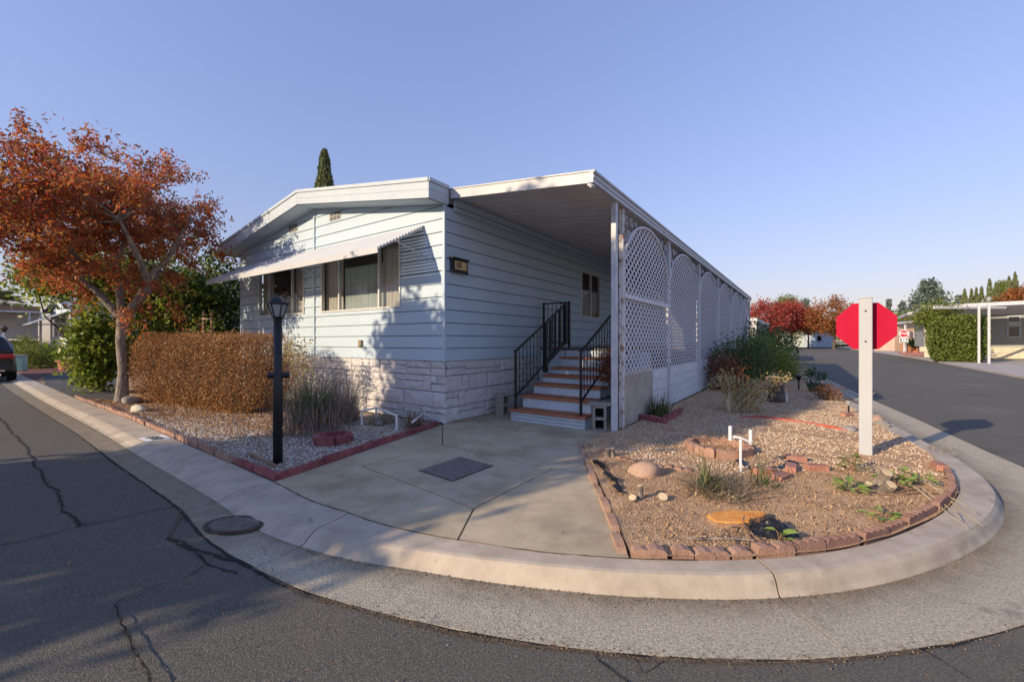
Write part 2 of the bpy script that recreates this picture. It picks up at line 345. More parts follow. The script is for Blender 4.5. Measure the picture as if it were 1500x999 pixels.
def blades(name, B, lo, hi, wd, m, parent=None, lean=.6, bend=.8, segs=3):
    n = len(B); L = NR.uniform(lo, hi, n); az = NR.uniform(0, 2*np.pi, n)
    d = np.stack([np.cos(az), np.sin(az)], 1); ln = NR.uniform(*lean, n) if isinstance(lean, tuple) else np.abs(NR.normal(0, lean, n)); bd = np.abs(NR.normal(0, bend, n))
    per = np.stack([-d[:, 1], d[:, 0], np.zeros(n)], 1)
    V = []; 
    for i in range(segs+1):
        t = i/segs; ang = ln+bd*t*t
        if i == 0: pos = B.copy()
        else:
            st = L/segs
            pos = pos+np.stack([d[:, 0]*np.sin(ang)*st, d[:, 1]*np.sin(ang)*st, np.cos(ang)*st], 1)
        w_ = (wd*(1-t*.92))
        V += [pos-per*w_/2, pos+per*w_/2]
    V = np.stack(V, 1).reshape(-1, 3); k = 2*(segs+1)
    V[:, 2] = np.maximum(V[:, 2], np.repeat(B[:, 2], k)+.004)
    F = np.concatenate([np.stack([np.arange(n)*k+2*i, np.arange(n)*k+2*i+1, np.arange(n)*k+2*i+3, np.arange(n)*k+2*i+2], 1) for i in range(segs)])
    return indexed_mesh(name, V, F, m, parent)
OCT = np.array([[1, 0, 0], [-1, 0, 0], [0, 1, 0], [0, -1, 0], [0, 0, 1], [0, 0, -1]], float)
OCF = np.array([[0, 2, 4], [2, 1, 4], [1, 3, 4], [3, 0, 4], [2, 0, 5], [1, 2, 5], [3, 1, 5], [0, 3, 5]])
def pebbles(name, P, lo, hi, m, parent=None):
    n = len(P); s = NR.uniform(lo, hi, (n, 1, 1))
    sc = NR.uniform(.6, 1.3, (n, 6, 1)); az = NR.uniform(0, 2*np.pi, n); c, q = np.cos(az), np.sin(az)
    V = OCT[None]*s*sc; x = V[..., 0]*c[:, None]-V[..., 1]*q[:, None]; y = V[..., 0]*q[:, None]+V[..., 1]*c[:, None]
    V = np.stack([x, y, V[..., 2]*.7], -1)+P[:, None, :]
    F = (OCF[None]+(np.arange(n)*6)[:, None, None]).reshape(-1, 3)
    return indexed_mesh(name, V.reshape(-1, 3), F, m, parent)

def at(px, py, z=0.0):                                   # the point of the level z that the photograph shows at (px, py)
    d = FPX*(EYE-z)/(py-500); return Vector(((px-750)/FPX*d, d, z))
def far(px, d, z=0.0): return Vector(((px-750)/FPX*d, d, z))

def inside(P, poly):
    poly = np.asarray([(p[0], p[1]) for p in poly], float); x, y = P[:, 0], P[:, 1]; r = np.zeros(len(P), bool)
    j = len(poly)-1
    for i in range(len(poly)):
        xi, yi = poly[i]; xj, yj = poly[j]
        c = ((yi > y) != (yj > y)) & (x < (xj-xi)*(y-yi)/(yj-yi+1e-12)+xi); r ^= c; j = i
    return r
def scatter(poly, n, z=0.0):
    a = np.asarray([(p[0], p[1]) for p in poly], float); lo, hi = a.min(0), a.max(0)
    P = NR.uniform(lo, hi, (n, 2)); P = P[inside(P, a)]
    return np.concatenate([P, np.full((len(P), 1), z)], 1)
def area(poly):
    return abs(sum(poly[i-1][0]*poly[i][1]-poly[i][0]*poly[i-1][1] for i in range(len(poly))))/2
def sheet(name, poly, zf, step, m, parent=None, kind=None):    # a surface over a polygon with inner points every step metres
    poly = [Vector((p[0], p[1])) for p in poly]
    pts = list(poly); n = len(poly)
    xs = [p.x for p in poly]; ys = [p.y for p in poly]
    if step:
        gx = np.arange(min(xs)+step/2, max(xs), step); gy = np.arange(min(ys)+step/2, max(ys), step)
        g = np.array([(x, y) for x in gx for y in gy]); g += NR.uniform(-.3*step, .3*step, g.shape)
        g = g[inside(g, poly)]; pts += [Vector(p) for p in g]
    v, e, f, *_ = delaunay_2d_cdt(pts, [(i, (i+1) % n) for i in range(n)], [list(range(n))], 1, 1e-5)
    b = MB(); b.v = [(p.x, p.y, zf(p.x, p.y)) for p in v]; b.f = [tuple(q) for q in f]
    for i, q in enumerate(b.f):
        a_, b_, c_ = (Vector(b.v[k]) for k in q[:3])
        if (b_-a_).cross(c_-a_).z < 0: b.f[i] = tuple(reversed(q))
    o = b.build(name, m, parent, smooth=bool(step))
    if kind: o['kind'] = kind
    return o
def inset(poly, d):
    n = len(poly); P = [Vector((p[0], p[1])) for p in poly]
    if sum(P[i-1].x*P[i].y-P[i].x*P[i-1].y for i in range(n)) < 0: P.reverse()
    out = []
    for i in range(n):
        a, b, c = P[i-1], P[i], P[(i+1) % n]
        e1 = (b-a).normalized(); e2 = (c-b).normalized()
        n1 = Vector((-e1.y, e1.x)); n2 = Vector((-e2.y, e2.x)); k = 1+n1.dot(n2)
        out.append(b+(n1+n2)*(d/max(k, .3)))
    return out
def text_mesh(txt, size, depth, bold=0.0):
    cu = bpy.data.curves.new('lettering', 'FONT'); cu.body = txt; cu.size = size; cu.extrude = depth; cu.offset = bold
    cu.align_x = 'CENTER'; cu.align_y = 'CENTER'
    o = bpy.data.objects.new('lettering', cu); C.objects.link(o)
    me = bpy.data.meshes.new_from_object(o); bpy.data.objects.remove(o); me.name = 'lettering'; me.materials.clear()
    return me
def ribbon(pts, wd, jit, zf, n_per=.05, gap=0.0):
    """a crack: a ragged strip along a polyline"""
    P = [Vector((p[0], p[1])) for p in pts]; out = []
    for i in range(len(P)-1):
        l = (P[i+1]-P[i]).length; k = max(1, int(l/n_per))
        for j in range(k): out.append(P[i].lerp(P[i+1], j/k))
    out.append(P[-1]); b = MB(); off = 0.0
    for i, p in enumerate(out):
        d = (out[min(i+1, len(out)-1)]-out[max(i-1, 0)]).normalized(); q = Vector((-d.y, d.x))
        off = off*.8+rnd.uniform(-jit, jit); c = p+q*off
        a_ = c+q*wd*rnd.uniform(.15, .9); b_ = c-q*wd*rnd.uniform(.15, .9)
        b.v += [(a_.x, a_.y, zf(a_.x, a_.y)), (b_.x, b_.y, zf(b_.x, b_.y))]
    b.f = [(2*i+1, 2*i+3, 2*i+2, 2*i) for i in range(len(out)-1)]
    return b

# ------------------------------------------------------------------ ground: roads, kerb, gutter
def smooth(e0, e1, x):
    t = min(1, max(0, (x-e0)/(e1-e0))); return t*t*(3-2*t)
def zroad(x, y): return -.06-.06*smooth(-3.0, .6, x)
KERB = [(-43.0, 33.9), (-23.0, 18.95), (-11.1, 10.15), (-7.0, 7.2), (-4.47, 5.3), (-3.41, 4.52), (-2.59, 3.91), (-2.03, 3.45), (-1.55, 3.16), (-1.11, 2.96), (-.66, 2.83), (-.2, 2.71), (.3, 2.61),
        (.75, 2.55), (1.26, 2.525), (1.75, 2.56), (2.22, 2.655), (2.72, 2.82), (3.2, 3.03), (3.67, 3.28), (4.1, 3.57), (4.48, 3.89), (4.84, 4.29), (5.16, 4.74), (5.46, 5.23),
        (5.78, 5.85), (6.1, 6.45), (6.62, 7.4), (7.5, 8.98), (9.0, 11.69), (12.5, 18.0), (18.0, 27.9), (30.0, 49.5), (43.0, 73), (53.0, 91)]
def catmull(P, k=6):
    P = [Vector((*p, 0)) if len(p) == 2 else Vector(p) for p in P]; out = []
    for i in range(len(P)-1):
        p0, p1, p2, p3 = P[max(i-1, 0)], P[i], P[i+1], P[min(i+2, len(P)-1)]
        if i in (0, len(P)-2):
            kk = 1
        else: kk = k
        for j in range(kk):
            t = j/kk
            if (p2-p1).length > 3.5: out.append(p1.lerp(p2, t)); continue
            out.append(.5*((2*p1)+(p2-p0)*t+(2*p0-5*p1+4*p2-p3)*t*t+(3*p1-p0-3*p2+p3)*t**3))
    out.append(P[-1]); return out
KC = catmull(KERB)
def lerp_tab(tab, x):
    if x <= tab[0][0]: return tab[0][1]
    for (a, b), (c, d) in zip(tab, tab[1:]):
        if x <= c: return b+(d-b)*(x-a)/(c-a)
    return tab[-1][1]
WF = [(-2.6, .13), (-1.6, .11), (-.6, .06), (.3, .045), (5, .045), (6.2, .09), (8, .10)]    # how far the kerb face slopes out
WB = [(-2.6, .35), (-1.5, .34), (-.6, .2), (.3, .155), (2.5, .16), (3.7, .21), (4.8, .25), (6, .26), (8, .28)]     # kerb top width by x
WG = [(-2.6, .33), (-1.5, .38), (-.7, .46), (.3, .48), (2.0, .47), (3.2, .53), (4.6, .58), (5.6, .64), (7, .66), (9, .6)]  # gutter width
HB = [(-2.6, .0), (-1.4, .005), (0, .008), (1.0, .008), (4.6, .008), (5.8, .0), (8, .0)]      # how deep the gutter foot lies below the road edge
SEC = []
for i, p in enumerate(KC):
    d = (KC[min(i+1, len(KC)-1)]-KC[max(i-1, 0)]).normalized(); nrm = Vector((d.y, -d.x, 0))     # nrm points to the road
    wf = lerp_tab(WF, p.x); wb, wg, hb = lerp_tab(WB, p.x), lerp_tab(WG, p.x), lerp_tab(HB, p.x)
    back = p-nrm*wb; gut = p+nrm*(wg+.045); zr = zroad(gut.x, gut.y)
    zb = zr-hb
    SEC.append(dict(top=p, back=back, n=nrm, gut=gut, zr=zr, zb=zb, face=p+nrm*wf, wf=wf))
BACK = [s['back'] for s in SEC]; GUT = [s['gut'] for s in SEC]
def nearest(px, py, z=-.03):
    q = at(px, py, z); return min(range(len(SEC)), key=lambda i: (SEC[i]['top']-Vector((q.x, q.y, 0))).length)
J = [0]+sorted(nearest(*p) for p in ((60, 572), (238, 660), (344, 724), (458, 783), (1122, 842), (1310, 620)))+[len(SEC)-1]
kerb = props(empty('kerb'), kind='structure')
gutter = props(empty('gutter'), kind='structure')
def sweep(i0, i1, f):
    b = MB(); m_ = None
    for i in range(i0, i1+1):
        ring = f(SEC[i], (i == i0)-(i == i1)); m_ = len(ring); b.v += [tuple(p) for p in ring]
    for i in range(i1-i0):
        for j in range(m_-1):
            a = i*m_+j; b.f.append((a, a+1, a+m_+1, a+m_))
    b.f.append(tuple(range(m_))[::-1]); b.f.append(tuple((i1-i0)*m_+j for j in range(m_)))
    for k in range(len(b.f)): b.f[k] = tuple(reversed(b.f[k]))
    return b
def kerb_ring(s, e):
    d = Vector((-s['n'].y, s['n'].x, 0)); o = d*(.007*e)
    t, n, zb = s['top'], s['n'], s['zb']
    P = lambda q, z: Vector((q.x, q.y, z))+o
    return [P(s['back'], -.16), P(s['back'], .002), P(t-n*.035, -.003), P(t-n*.01, -.010), P(t+n*.26*s['wf'], -.010+.30*(zb+.01)), P(t+n*.66*s['wf'], -.01+.72*(zb+.01)), P(s['face'], zb+.006), P(s['face'], -.26)]
def gut_ring(s, e):
    d = Vector((-s['n'].y, s['n'].x, 0)); o = d*(.004*e)
    P = lambda q, z: Vector((q.x, q.y, z))+o
    f, g = s['face'], s['gut']
    return [P(f-s['n']*.03, -.3), P(f-s['n']*.03, s['zb']+.004), P(f.lerp(g, .3), s['zb']*.75+s['zr']*.25+.003), P(f.lerp(g, .7), s['zb']*.25+s['zr']*.75+.004), P(g, s['zr']+.006), P(g, -.3)]
for a, b_ in zip(J, J[1:]):
    sweep(a, b_, kerb_ring).build('kerb_segment', MT['kerb'], kerb, smooth=False)
    go = sweep(a, b_, gut_ring).build('gutter_segment', MT['gutter'], gutter)
    dv = []
    for i in range(a, b_+1):
        l_ = 1-smooth(-2.4, -1.0, SEC[i]['top'].x)
        dv += [max(.75*l_, q_) for q_ in (.9, .9, .5, .12, .22, .22)]
    at_ = go.data.attributes.new('dirt', 'FLOAT', 'POINT')
    if len(dv) == len(go.data.vertices): at_.data.foreach_set('value', dv)
# the asphalt of both streets: one sheet, finer near the corner
rp_ = [(q['gut'].x, q['gut'].y) for q in SEC]+[(60, 103), (80, 300), (260, 300), (260, -120), (-260, -120), (-260, 240)]
road = sheet('road', rp_, zroad, 0, MT['asphalt'], kind='structure')
b = MB(); n0 = len(SEC)                                     # a finer apron next to the gutter, so that the sheet follows its level
b = MB(); b.add([(-900, -300, -.5), (900, -300, -.5), (900, 1800, -.5), (-900, 1800, -.5)], [(0, 1, 2, 3)])
g = b.build('ground', MT['earth']); g['kind'] = 'structure'
# cracks in the asphalt, ragged strips
zc = lambda x, y: zroad(x, y)+.005
def crack(pts, wd, jit, m='crack'):
    P = [at(px, py, -.06 if px < 600 else -.13) for px, py in pts]
    ribbon(P, wd, jit, zc).build('crack', MT[m], road)
crack([(0, 612), (20, 637), (40, 664), (62, 694), (84, 722), (98, 748), (112, 772)], .018, .012)
crack([(0, 799), (40, 791), (78, 782), (112, 772), (160, 763), (220, 748), (264, 742)], .010, .006)
crack([(112, 772), (128, 766)], .012, .006)
crack([(0, 684), (24, 680), (46, 678)], .006, .004)
crack([(244, 788), (262, 800), (282, 806), (300, 826), (318, 832), (345, 838)], .012, .010)
crack([(300, 826), (268, 846), (226, 858), (186, 872), (170, 884)], .007, .006)
crack([(170, 884), (176, 906), (190, 930), (200, 955), (214, 978), (224, 999), (232, 1030)], .010, .009)
crack([(190, 930), (204, 962), (222, 994)], .006, .008, 'crackdirt')
crack([(268, 738), (266, 758), (258, 772), (246, 786)], .022, .012, 'crackdirt')
crack([(246, 788), (284, 802), (330, 818), (362, 822), (404, 834)], .020, .012)
crack([(868, 955), (876, 972), (904, 992), (930, 1010)], .006, .006)
crack([(932, 958), (934, 975), (942, 990), (990, 960)], .005, .005, 'crackdirt')
crack([(1338, 948), (1370, 966), (1420, 999)], .004, .004)
MT['seam'] = mat('asphalt_seam', (.13, .125, .12), (.17, .165, .155), 20, .9)
crack([(1212, 518), (1245, 525), (1277, 532), (1340, 545), (1397, 556), (1500, 574)], .012, .004, 'seam')
crack([(1184, 546), (1218, 562), (1255, 581), (1274, 594)], .02, .008)
# the gap along the edge of the gutter
iL, iR = nearest(110, 640, -.06), nearest(1500, 700, -.13)
ge = [GUT[i] for i in range(iL-8, iR+1)]
ribbon([g_+SEC[iL-8+k]['n']*.012 for k, g_ in enumerate(ge)], .016, .006, lambda x, y: zroad(x, y)+.004).build('crack', MT['crack'], road)
mid = [GUT[i]+SEC[i]['n']*.02 for i in range(nearest(420, 838, -.08), nearest(1330, 940, -.13)+1)]
ribbon(mid, .022, .008, lambda x, y: zroad(x, y)+.006).build('crack', MT['crackdirt'], road)

# ------------------------------------------------------------------ the corner lot
C0 = Vector((-1.136, 7.07, 0)); HR = math.atan2(-.571, .821)
AX, BX = Vector((.821, -.571, 0)), Vector((.571, .821, 0))
def H(x, y, z=0.0): return C0+AX*x+BX*y+Vector((0, 0, z))
lot = [(p.x, p.y) for p in BACK]+[(-10, 90)]
sheet('lot_ground', lot, lambda x, y: -.035, 0, MT['soil'], kind='structure')
LC = BACK[nearest(370, 713, 0)]                      # driveway meets kerb and left bed
iLC = nearest(370, 713, 0); iRC = nearest(938, 836, 0)
RC = BACK[iRC]
# driveway slabs
Dl, Dt, Dr, Db = at(530, 683), at(648, 652), at(810, 687), at(694, 745)
iJ = min(range(len(BACK)), key=lambda i: (BACK[i]-at(668, 791)).length)
Jb, Jr = BACK[iJ], at(858, 682)
RB = at(853, 655)
drive = props(empty('driveway'), kind='structure')
slabs = [[LC]+BACK[iLC+1:iJ+1]+[Db, Dl, Dt, H(-.02, -.03)],
         BACK[iJ:iRC+1]+[Jr, Dr, Db],
         [H(-.02, -.03), Dt, Dr, Jr, RB, H(2.45, .75), H(2.5, 3.0), H(-.02, 3.0)],
         [Dl, Db, Dr, Dt]]
slabs[2].insert(3, None); slabs[2].remove(None)
for sl in slabs:
    q = inset(sl, .008)
    MB().prism(q, -.06, 0.0).build('slab', MT['concrete'], drive)
ribbon(BACK[iLC-4:iRC+6], .011, .003, lambda x, y: .0055).build('joint_dirt', MT['crackdirt'], drive)
# metal grate in the driveway
gc = (at(613, 690)+at(680, 669)+at(722, 682)+at(663, 706))/4
q = [at(613, 690), at(663, 706), at(723, 683), at(674, 670)]
gr = thing('driveway_grate', 'flat square metal grate set in the middle of the driveway', 'grate', (0, 0, 0))
fr = MB(); qq = inset(q, .015)
MB().prism(q, .001, .006).build('frame', MT['grate'], gr)
for k in range(17):
    t = (k+.5)/17; a_ = Vector((*qq[0].lerp(qq[1], t), .0085)); c_ = Vector((*qq[3].lerp(qq[2], t), .0085))
    MB().bar(a_, c_, .022, .006).build('bar', MT['ironlight'], gr)
# round storm drain in the gutter
ds = at(343, 775, -.085)
sd = thing('storm_drain', 'round cast iron storm drain cover with slots in the gutter', 'drain cover', (ds.x, ds.y, zroad(ds.x, ds.y)+.010))
MB().lathe([(.20, .0), (.20, .007), (.20, .007), (.001, .007)], n=32).build('drain_well', MT['hole'], sd)
b = MB()
for j in range(32):
    a0, a1 = 2*math.pi*j/32, 2*math.pi*(j+1)/32
    P = lambda r, a, z: (r*math.cos(a), r*math.sin(a), z)
    b.add([P(.215, a0, -.01), P(.215, a1, -.01), P(.215, a1, .016), P(.215, a0, .016), P(.178, a1, .016), P(.178, a0, .016), P(.178, a1, .004), P(.178, a0, .004)],
          [(0, 1, 2, 3), (3, 2, 4, 5), (5, 4, 6, 7)])
b.build('rim', MT['iron'], sd)
for k in range(8):
    y = -.152+k*.0435; h = math.sqrt(max(.0, .185**2-y*y))
    MB().box((0, y, .011), (2*h, .022, .010)).build('bar', MT['ironlight'], sd)
sd.rotation_euler.z = R(-10); sd.scale = (1.1, .72, 1)

# beds
def fbm(x, y, s=1.0):
    return (math.sin(x*2.1*s+1.3*math.sin(y*1.7*s))+math.sin(y*2.7*s+1.1*math.sin(x*2.3*s))+.5*math.sin(x*6.1*s+y*5.3*s))/2.5
zbed = lambda x, y: .022+.014*fbm(x, y, 1.3)+.006*fbm(x, y, 5.1)
iRE = nearest(1240, 580, 0)
rbed = [p for p in BACK[iRC:iRE+1]]
rbed = rbed+[BACK[iRE+14]]+[H(2.75, 24), H(2.62, 1.2), H(2.45, .75), RB]
sheet('garden_bed_soil', inset(rbed, .004), zbed, .16, MT['soil'], kind='structure')
iLE = nearest(100, 580, 0)
lbed = [p for p in BACK[iLE:iLC+1]]+[H(-.02, -.03), H(-7.5, -.03), H(-9.5, 1.0), at(165, 587)]
sheet('gravel_bed', inset(lbed, .02), lambda x, y: .008+.012*fbm(x, y, 1.6), .2, MT['gravelbase'], kind='structure')
def lift(P, zf, up): 
    P[:, 2] = [zf(x, y)+up for x, y in P[:, :2]]; return P
# gravel, stones lying loose
grav_poly = [RB, at(880, 668), at(925, 680), at(990, 690), at(1060, 700), at(1130, 698), at(1215, 690), at(1320, 700), at(1385, 700), BACK[nearest(1395, 670, 0)], BACK[nearest(1345, 640, 0)], BACK[nearest(1276, 596, 0)], at(1200, 575), at(1080, 575), H(2.65, 5.5), H(2.65, 1.1)]
P = scatter(grav_poly, 60000); P = P[NR.uniform(size=len(P)) < np.clip(14/np.maximum(4, P[:, 1])**1.3, .05, 1)]
P = P[NR.uniform(size=len(P)) < np.array([min(1, max(.22, .75+.9*fbm(x*1.6+3, y*1.6, 1.1))) for x, y in P[:, :2]])]
o = pebbles('gravel', lift(P, zbed, .004), .007, .017, MT['stones']); props(o, 'beige and white loose gravel over the right hand bed', 'gravel', kind='stuff')
P = scatter(inset(lbed, .06), 90000)
P = P[NR.uniform(size=len(P)) < np.clip(9/np.maximum(4, P[:, 1])**1.2, .05, 1)]
o = pebbles('gravel', lift(P, lambda x, y: .008+.012*fbm(x, y, 1.6), .004), .007, .016, MT['whitestones']); props(o, 'pale gravel around the black lamp post and shrubs', 'gravel', kind='stuff')
# soil crumbs and wood chips on the bare part of the bed
bare = [RB, at(880, 668), at(990, 690), at(1130, 698), at(1215, 690), at(1385, 700)]+[p for p in BACK[iRC:nearest(1400, 690, 0)]][::-1]
P = scatter(inset(bare[::-1], .07), 26000)
o = pebbles('soil_crumbs', lift(P[:9000], zbed, .002), .003, .010, mat('soil_crumb', (.2, .1, .1), island=[(.26, .17, .10), (.42, .29, .18), (.52, .39, .27), (.34, .225, .135)], rough=.95)); props(o, 'crumbs of soil on the bare bed', 'soil crumbs', kind='stuff')
o = leaves('wood_chips', lift(P[9000:10400], zbed, .010), .018, .06, MT['chips'], aspect=.25, up=3); props(o, 'wood chips and dry scraps on the bare soil', 'wood chips', kind='stuff')
h0, h1 = at(368, 616), at(192, 590); hd = (h1-h0); nh0 = Vector((-hd.y, hd.x, 0)).normalized(); nh0 = nh0 if nh0.y > 0 else -nh0; mid0 = (h0+h1)/2+nh0*.5
P = scatter(inset(lbed, .06), 80000); hx = np.array([abs((Vector((x, y, 0))-mid0).dot(nh0)) for x, y in P[:, :2]]); wgt = np.exp(-np.maximum(0, hx-.9)*1.7)*np.exp(-np.maximum(0, (P[:, 0]+3.9))*1.8); P = P[NR.uniform(size=len(P)) < np.clip(wgt, .05, 1)]
o = leaves('leaf_litter', lift(P, lambda x, y: .03+.012*fbm(x, y, 1.6), 0), .02, .045, MT['litter'], aspect=.55, up=3); props(o, 'rusty fallen leaves under the brown hedge', 'leaf litter', kind='stuff')
# grit on the road and leaf crumbs along the gutter
P = []
for i in range(nearest(460, 783, 0), nearest(1440, 770, 0)):
    for k in range(15):
        s = SEC[i]; t = abs(rnd.gauss(0, .10)); q = s['face'].lerp(s['gut'], t)+Vector((-s['n'].y, s['n'].x, 0))*rnd.uniform(-.06, .06); P.append((q.x, q.y, s['zb']+.008+(s['zr']-s['zb'])*t))
    for k in range(14):
        s = SEC[i]; q = s['gut']+s['n']*rnd.gauss(.015, .03)+Vector((-s['n'].y, s['n'].x, 0))*rnd.uniform(-.06, .06); P.append((q.x, q.y, s['zr']+.009))
o = pebbles('grit', np.array(P), .0015, .0055, MT['grit']); props(o, 'brown grit and crumbs along the gutter', 'grit', kind='stuff')
P = scatter([(-6, 1), (4, 1), (7, 4), (7.6, 6.5), (4, 2.4), (-1, 2.5), (-6, 6.5)], 2600); keep = [min((Vector((x, y, 0))-s['top']).dot(s['n']) for s in SEC[20:170:6] if (Vector((x, y, 0))-s['top']).length < 1.2) > .5 if any((Vector((x, y, 0))-s['top']).length < 1.2 for s in SEC[20:170:6]) else True for x, y in P[:, :2]]
P = P[np.array(keep)]; o = pebbles('road_grit', lift(P, zroad, .003), .002, .006, mat('grit_pale', (.3, .3, .3), island=[(.10, .09, .08), (.24, .21, .17), (.40, .36, .30), (.16, .13, .10)])); props(o, 'specks of grit on the asphalt', 'grit', kind='stuff')

P = scatter([(-7, 1.2), (5, 1.2), (5, 2.05), (0, 2.1), (-2.2, 2.6), (-4, 4.2), (-8, 7.4)], 260)
o = leaves('fallen_leaves', lift(P[:70], zroad, .009), .015, .04, MT['litter'], aspect=.45, up=14); props(o, 'dry leaves lying on the asphalt', 'fallen leaves', kind='stuff')
P = scatter([tuple(LC[:2]), tuple(RC[:2]), tuple(RB[:2]), tuple(H(1.5, .5)[:2])], 60); P[:, 2] = .010
o = leaves('fallen_leaves', P, .012, .032, MT['litter'], aspect=.45, up=14); props(o, 'small dry leaves on the driveway', 'fallen leaves', kind='stuff')
# scalloped edging blocks
def scallop_mesh(L=.30, h=.10, th=.055, humps=3, lean=0.0):
    b = MB(); top = []
    for k in range(humps):
        for j in range(5):
            a = math.pi*(1-j/4); top.append((-L/2+L*(k+.5)/humps+math.cos(a)*L/humps/2*.97, h-.028+.028*math.sin(a)))
    pts = [(-L/2, -.05)]+top+[(L/2, -.05)]
    f = [Vector((x, -th/2+lean*z, z)) for x, z in pts]; k_ = [Vector((x, th/2+lean*z, z)) for x, z in pts]
    return b.extrude(f, k_).mesh('edging_block')
def edging(name_label, pts, L, m, h=.10, th=.055, humps=3, skip=0.0, cat='garden edging', wob=.03):
    t = thing('garden_edging', name_label, cat); me = scallop_mesh(L*.97, h, th, humps); me.materials.append(m)
    P = [Vector((p[0], p[1], 0)) for p in pts]; acc = 0; carry = 0; pos = []
    for a, c in zip(P, P[1:]):
        l = (c-a).length; s = carry
        while s+L/2 <= l+L*.3: 
            pos.append((a.lerp(c, min(1, (s+L/2)/l)), math.atan2(c.y-a.y, c.x-a.x))); s += L
        carry = s-l
    for p, r in pos:
        if rnd.random() < skip: continue
        o = link('edging_block', me, None, t); o.location = (p.x+rnd.uniform(-.008, .008), p.y+rnd.uniform(-.008, .008), rnd.uniform(-.018, .006)); o.rotation_euler = (rnd.uniform(-.10, .08), rnd.uniform(-wob, wob), r+rnd.uniform(-.03, .03))
    return t
kin = lambda i, d: BACK[i]-SEC[i]['n']*d
edging('row of pink scalloped edging blocks between street kerb and gravel bed', [kin(i, .05) for i in range(iLE, nearest(292, 690, 0))], .28, MT['edging'], .075)
edging('crooked maroon scalloped edging blocks by the lamp post corner', [kin(i, .05) for i in range(nearest(290, 690, 0), iLC)], .26, MT['edgingdark'], .075, skip=.0, wob=.12)
edging('maroon scalloped edging blocks between gravel bed and driveway', [LC+Vector((.0, .05, 0)), H(-.05, -.12)], .30, MT['edgingdark'], .085)
edging('red scalloped edging blocks along the front of the bare bed', [kin(i, .05) for i in range(iRC, nearest(1210, 836, 0))], .135, MT['edging'], .068, .075, 1, wob=.05)
edging('dark red scalloped edging blocks round the bend of the kerb', [kin(i, .05) for i in range(nearest(1212, 836, 0), nearest(1452, 700, 0))], .30, mat('brown_edging', (.20, .11, .085), (.30, .18, .14), 6, .9, .4, 70), .075, .05, 4)
bs = [BACK[iRC]+Vector((-.03, .05, 0)), RB+Vector((-.02, 0, 0))]
edging('low brick red kerb between driveway and bare soil', bs, .34, mat('rail_edging', (.38, .215, .14), (.50, .32, .215), 5, .9, .4, 70, stain=((.42, .31, .20), 3, .5, .7)), .035, .06, 1)
edging('broken red edging pieces between soil and gravel', [at(876, 664), at(930, 680), at(1000, 692)], .3, MT['edging'], .06, .06, 3, wob=.08)

# ------------------------------------------------------------------ the mobile home
home = thing('mobile_home', 'pale blue lap sided mobile home with white stone skirt and shallow gable', 'mobile home', C0, HR)
RW, OV = 7.86, .405
ROW = .2187; SK = 1.06
def ztop(a): return 4.0+.61*(1-abs(a-3.93)/3.93)-(.05 if a > 7 else 0)
def zun(a): return 3.68+.63*(1-abs(a-3.93)/3.93)
def clip(poly, nx, nz, c):                                 # keep nx*x+nz*z <= c
    out = []
    for i in range(len(poly)):
        p, q = poly[i-1], poly[i]; dp, dq = nx*p[0]+nz*p[1]-c, nx*q[0]+nz*q[1]-c
        if (dp <= 0) != (dq <= 0):
            t = dp/(dp-dq); out.append((p[0]+(q[0]-p[0])*t, p[1]+(q[1]-p[1])*t))
        if dq <= 0: out.append(q)
    return out
def rect(x0, z0, x1, z1): return [(x0, z0), (x1, z0), (x1, z1), (x0, z1)]
def cut(r, hole):                                           # rectangle minus rectangle
    x0, z0, x1, z1 = r; a, c, e, f = hole
    if a >= x1 or e <= x0 or c >= z1 or f <= z0: return [r]
    o = []
    if a > x0: o.append((x0, z0, a, z1))
    if e < x1: o.append((e, z0, x1, z1))
    lo, hi = max(a, x0), min(e, x1)
    if c > z0: o.append((lo, z0, hi, c))
    if f < z1: o.append((lo, f, hi, z1))
    return o
def board(poly, zrow, place, name='siding_board', m=None, parent=None):
    off = lambda z: .004+.014*max(0, (zrow+ROW-z)/ROW)
    f = [place(x, z, off(z)) for x, z in poly]; k = [place(x, z, -.02) for x, z in poly]
    return MB().extrude(f, k).build(name, m or MT['siding'], parent or home)
front = lambda x, z, o: Vector((-x, -o, z))               # x = metres to the left of the corner
WIN_R, WIN_L = (1.08, 2.01, 3.65, 3.26), (4.345, 2.01, 6.49, 3.26)
VENTS = [(2.94, 3.93, 3.34, 4.12), (4.62, 3.93, 5.02, 4.12)]
WL = 7.5
for half, (xa, xb) in enumerate(((.03, 3.90), (3.94, WL))):
    for r in range(16):
        z0, z1 = SK+r*ROW, SK+(r+1)*ROW-.011
        rs = [(xa, z0, xb, z1)]
        for hole in (WIN_R, WIN_L, *VENTS): rs = [q for x in rs for q in cut(x, hole)]
        for q in rs:
            p = rect(*q)
            s_ = .63/3.93
            p = clip(p, -s_, 1, 3.68) if half == 0 else clip(p, s_, 1, 3.68+2*.63)
            if len(p) >= 3 and area(p) > .004: board(p, SK+r*ROW, front)
side = lambda y, z, o: Vector((o, y, z))
WIN_S = (5.24, 2.05, 6.5, 3.30)
for r in range(12):
    z0, z1 = SK+r*ROW, SK+(r+1)*ROW-.011
    for q in cut((.03, z0, 20.0, z1), WIN_S): board([(x, z) for x, z in rect(*q)], z0, side)
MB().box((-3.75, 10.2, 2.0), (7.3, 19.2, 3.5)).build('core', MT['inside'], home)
MB().box((0, 0, (SK+3.7)/2), (.05, .05, 3.7-SK)).build('corner_trim', MT['siding'], home)
MB().box((-WL-.01, 0, (SK+3.7)/2), (.06, .05, 3.7-SK)).build('corner_trim', MT['siding'], home)
MB().box((-3.92, -.012, 1.9+.85), (.045, .05, 3.36)).build('seam_trim', MT['siding'], home)
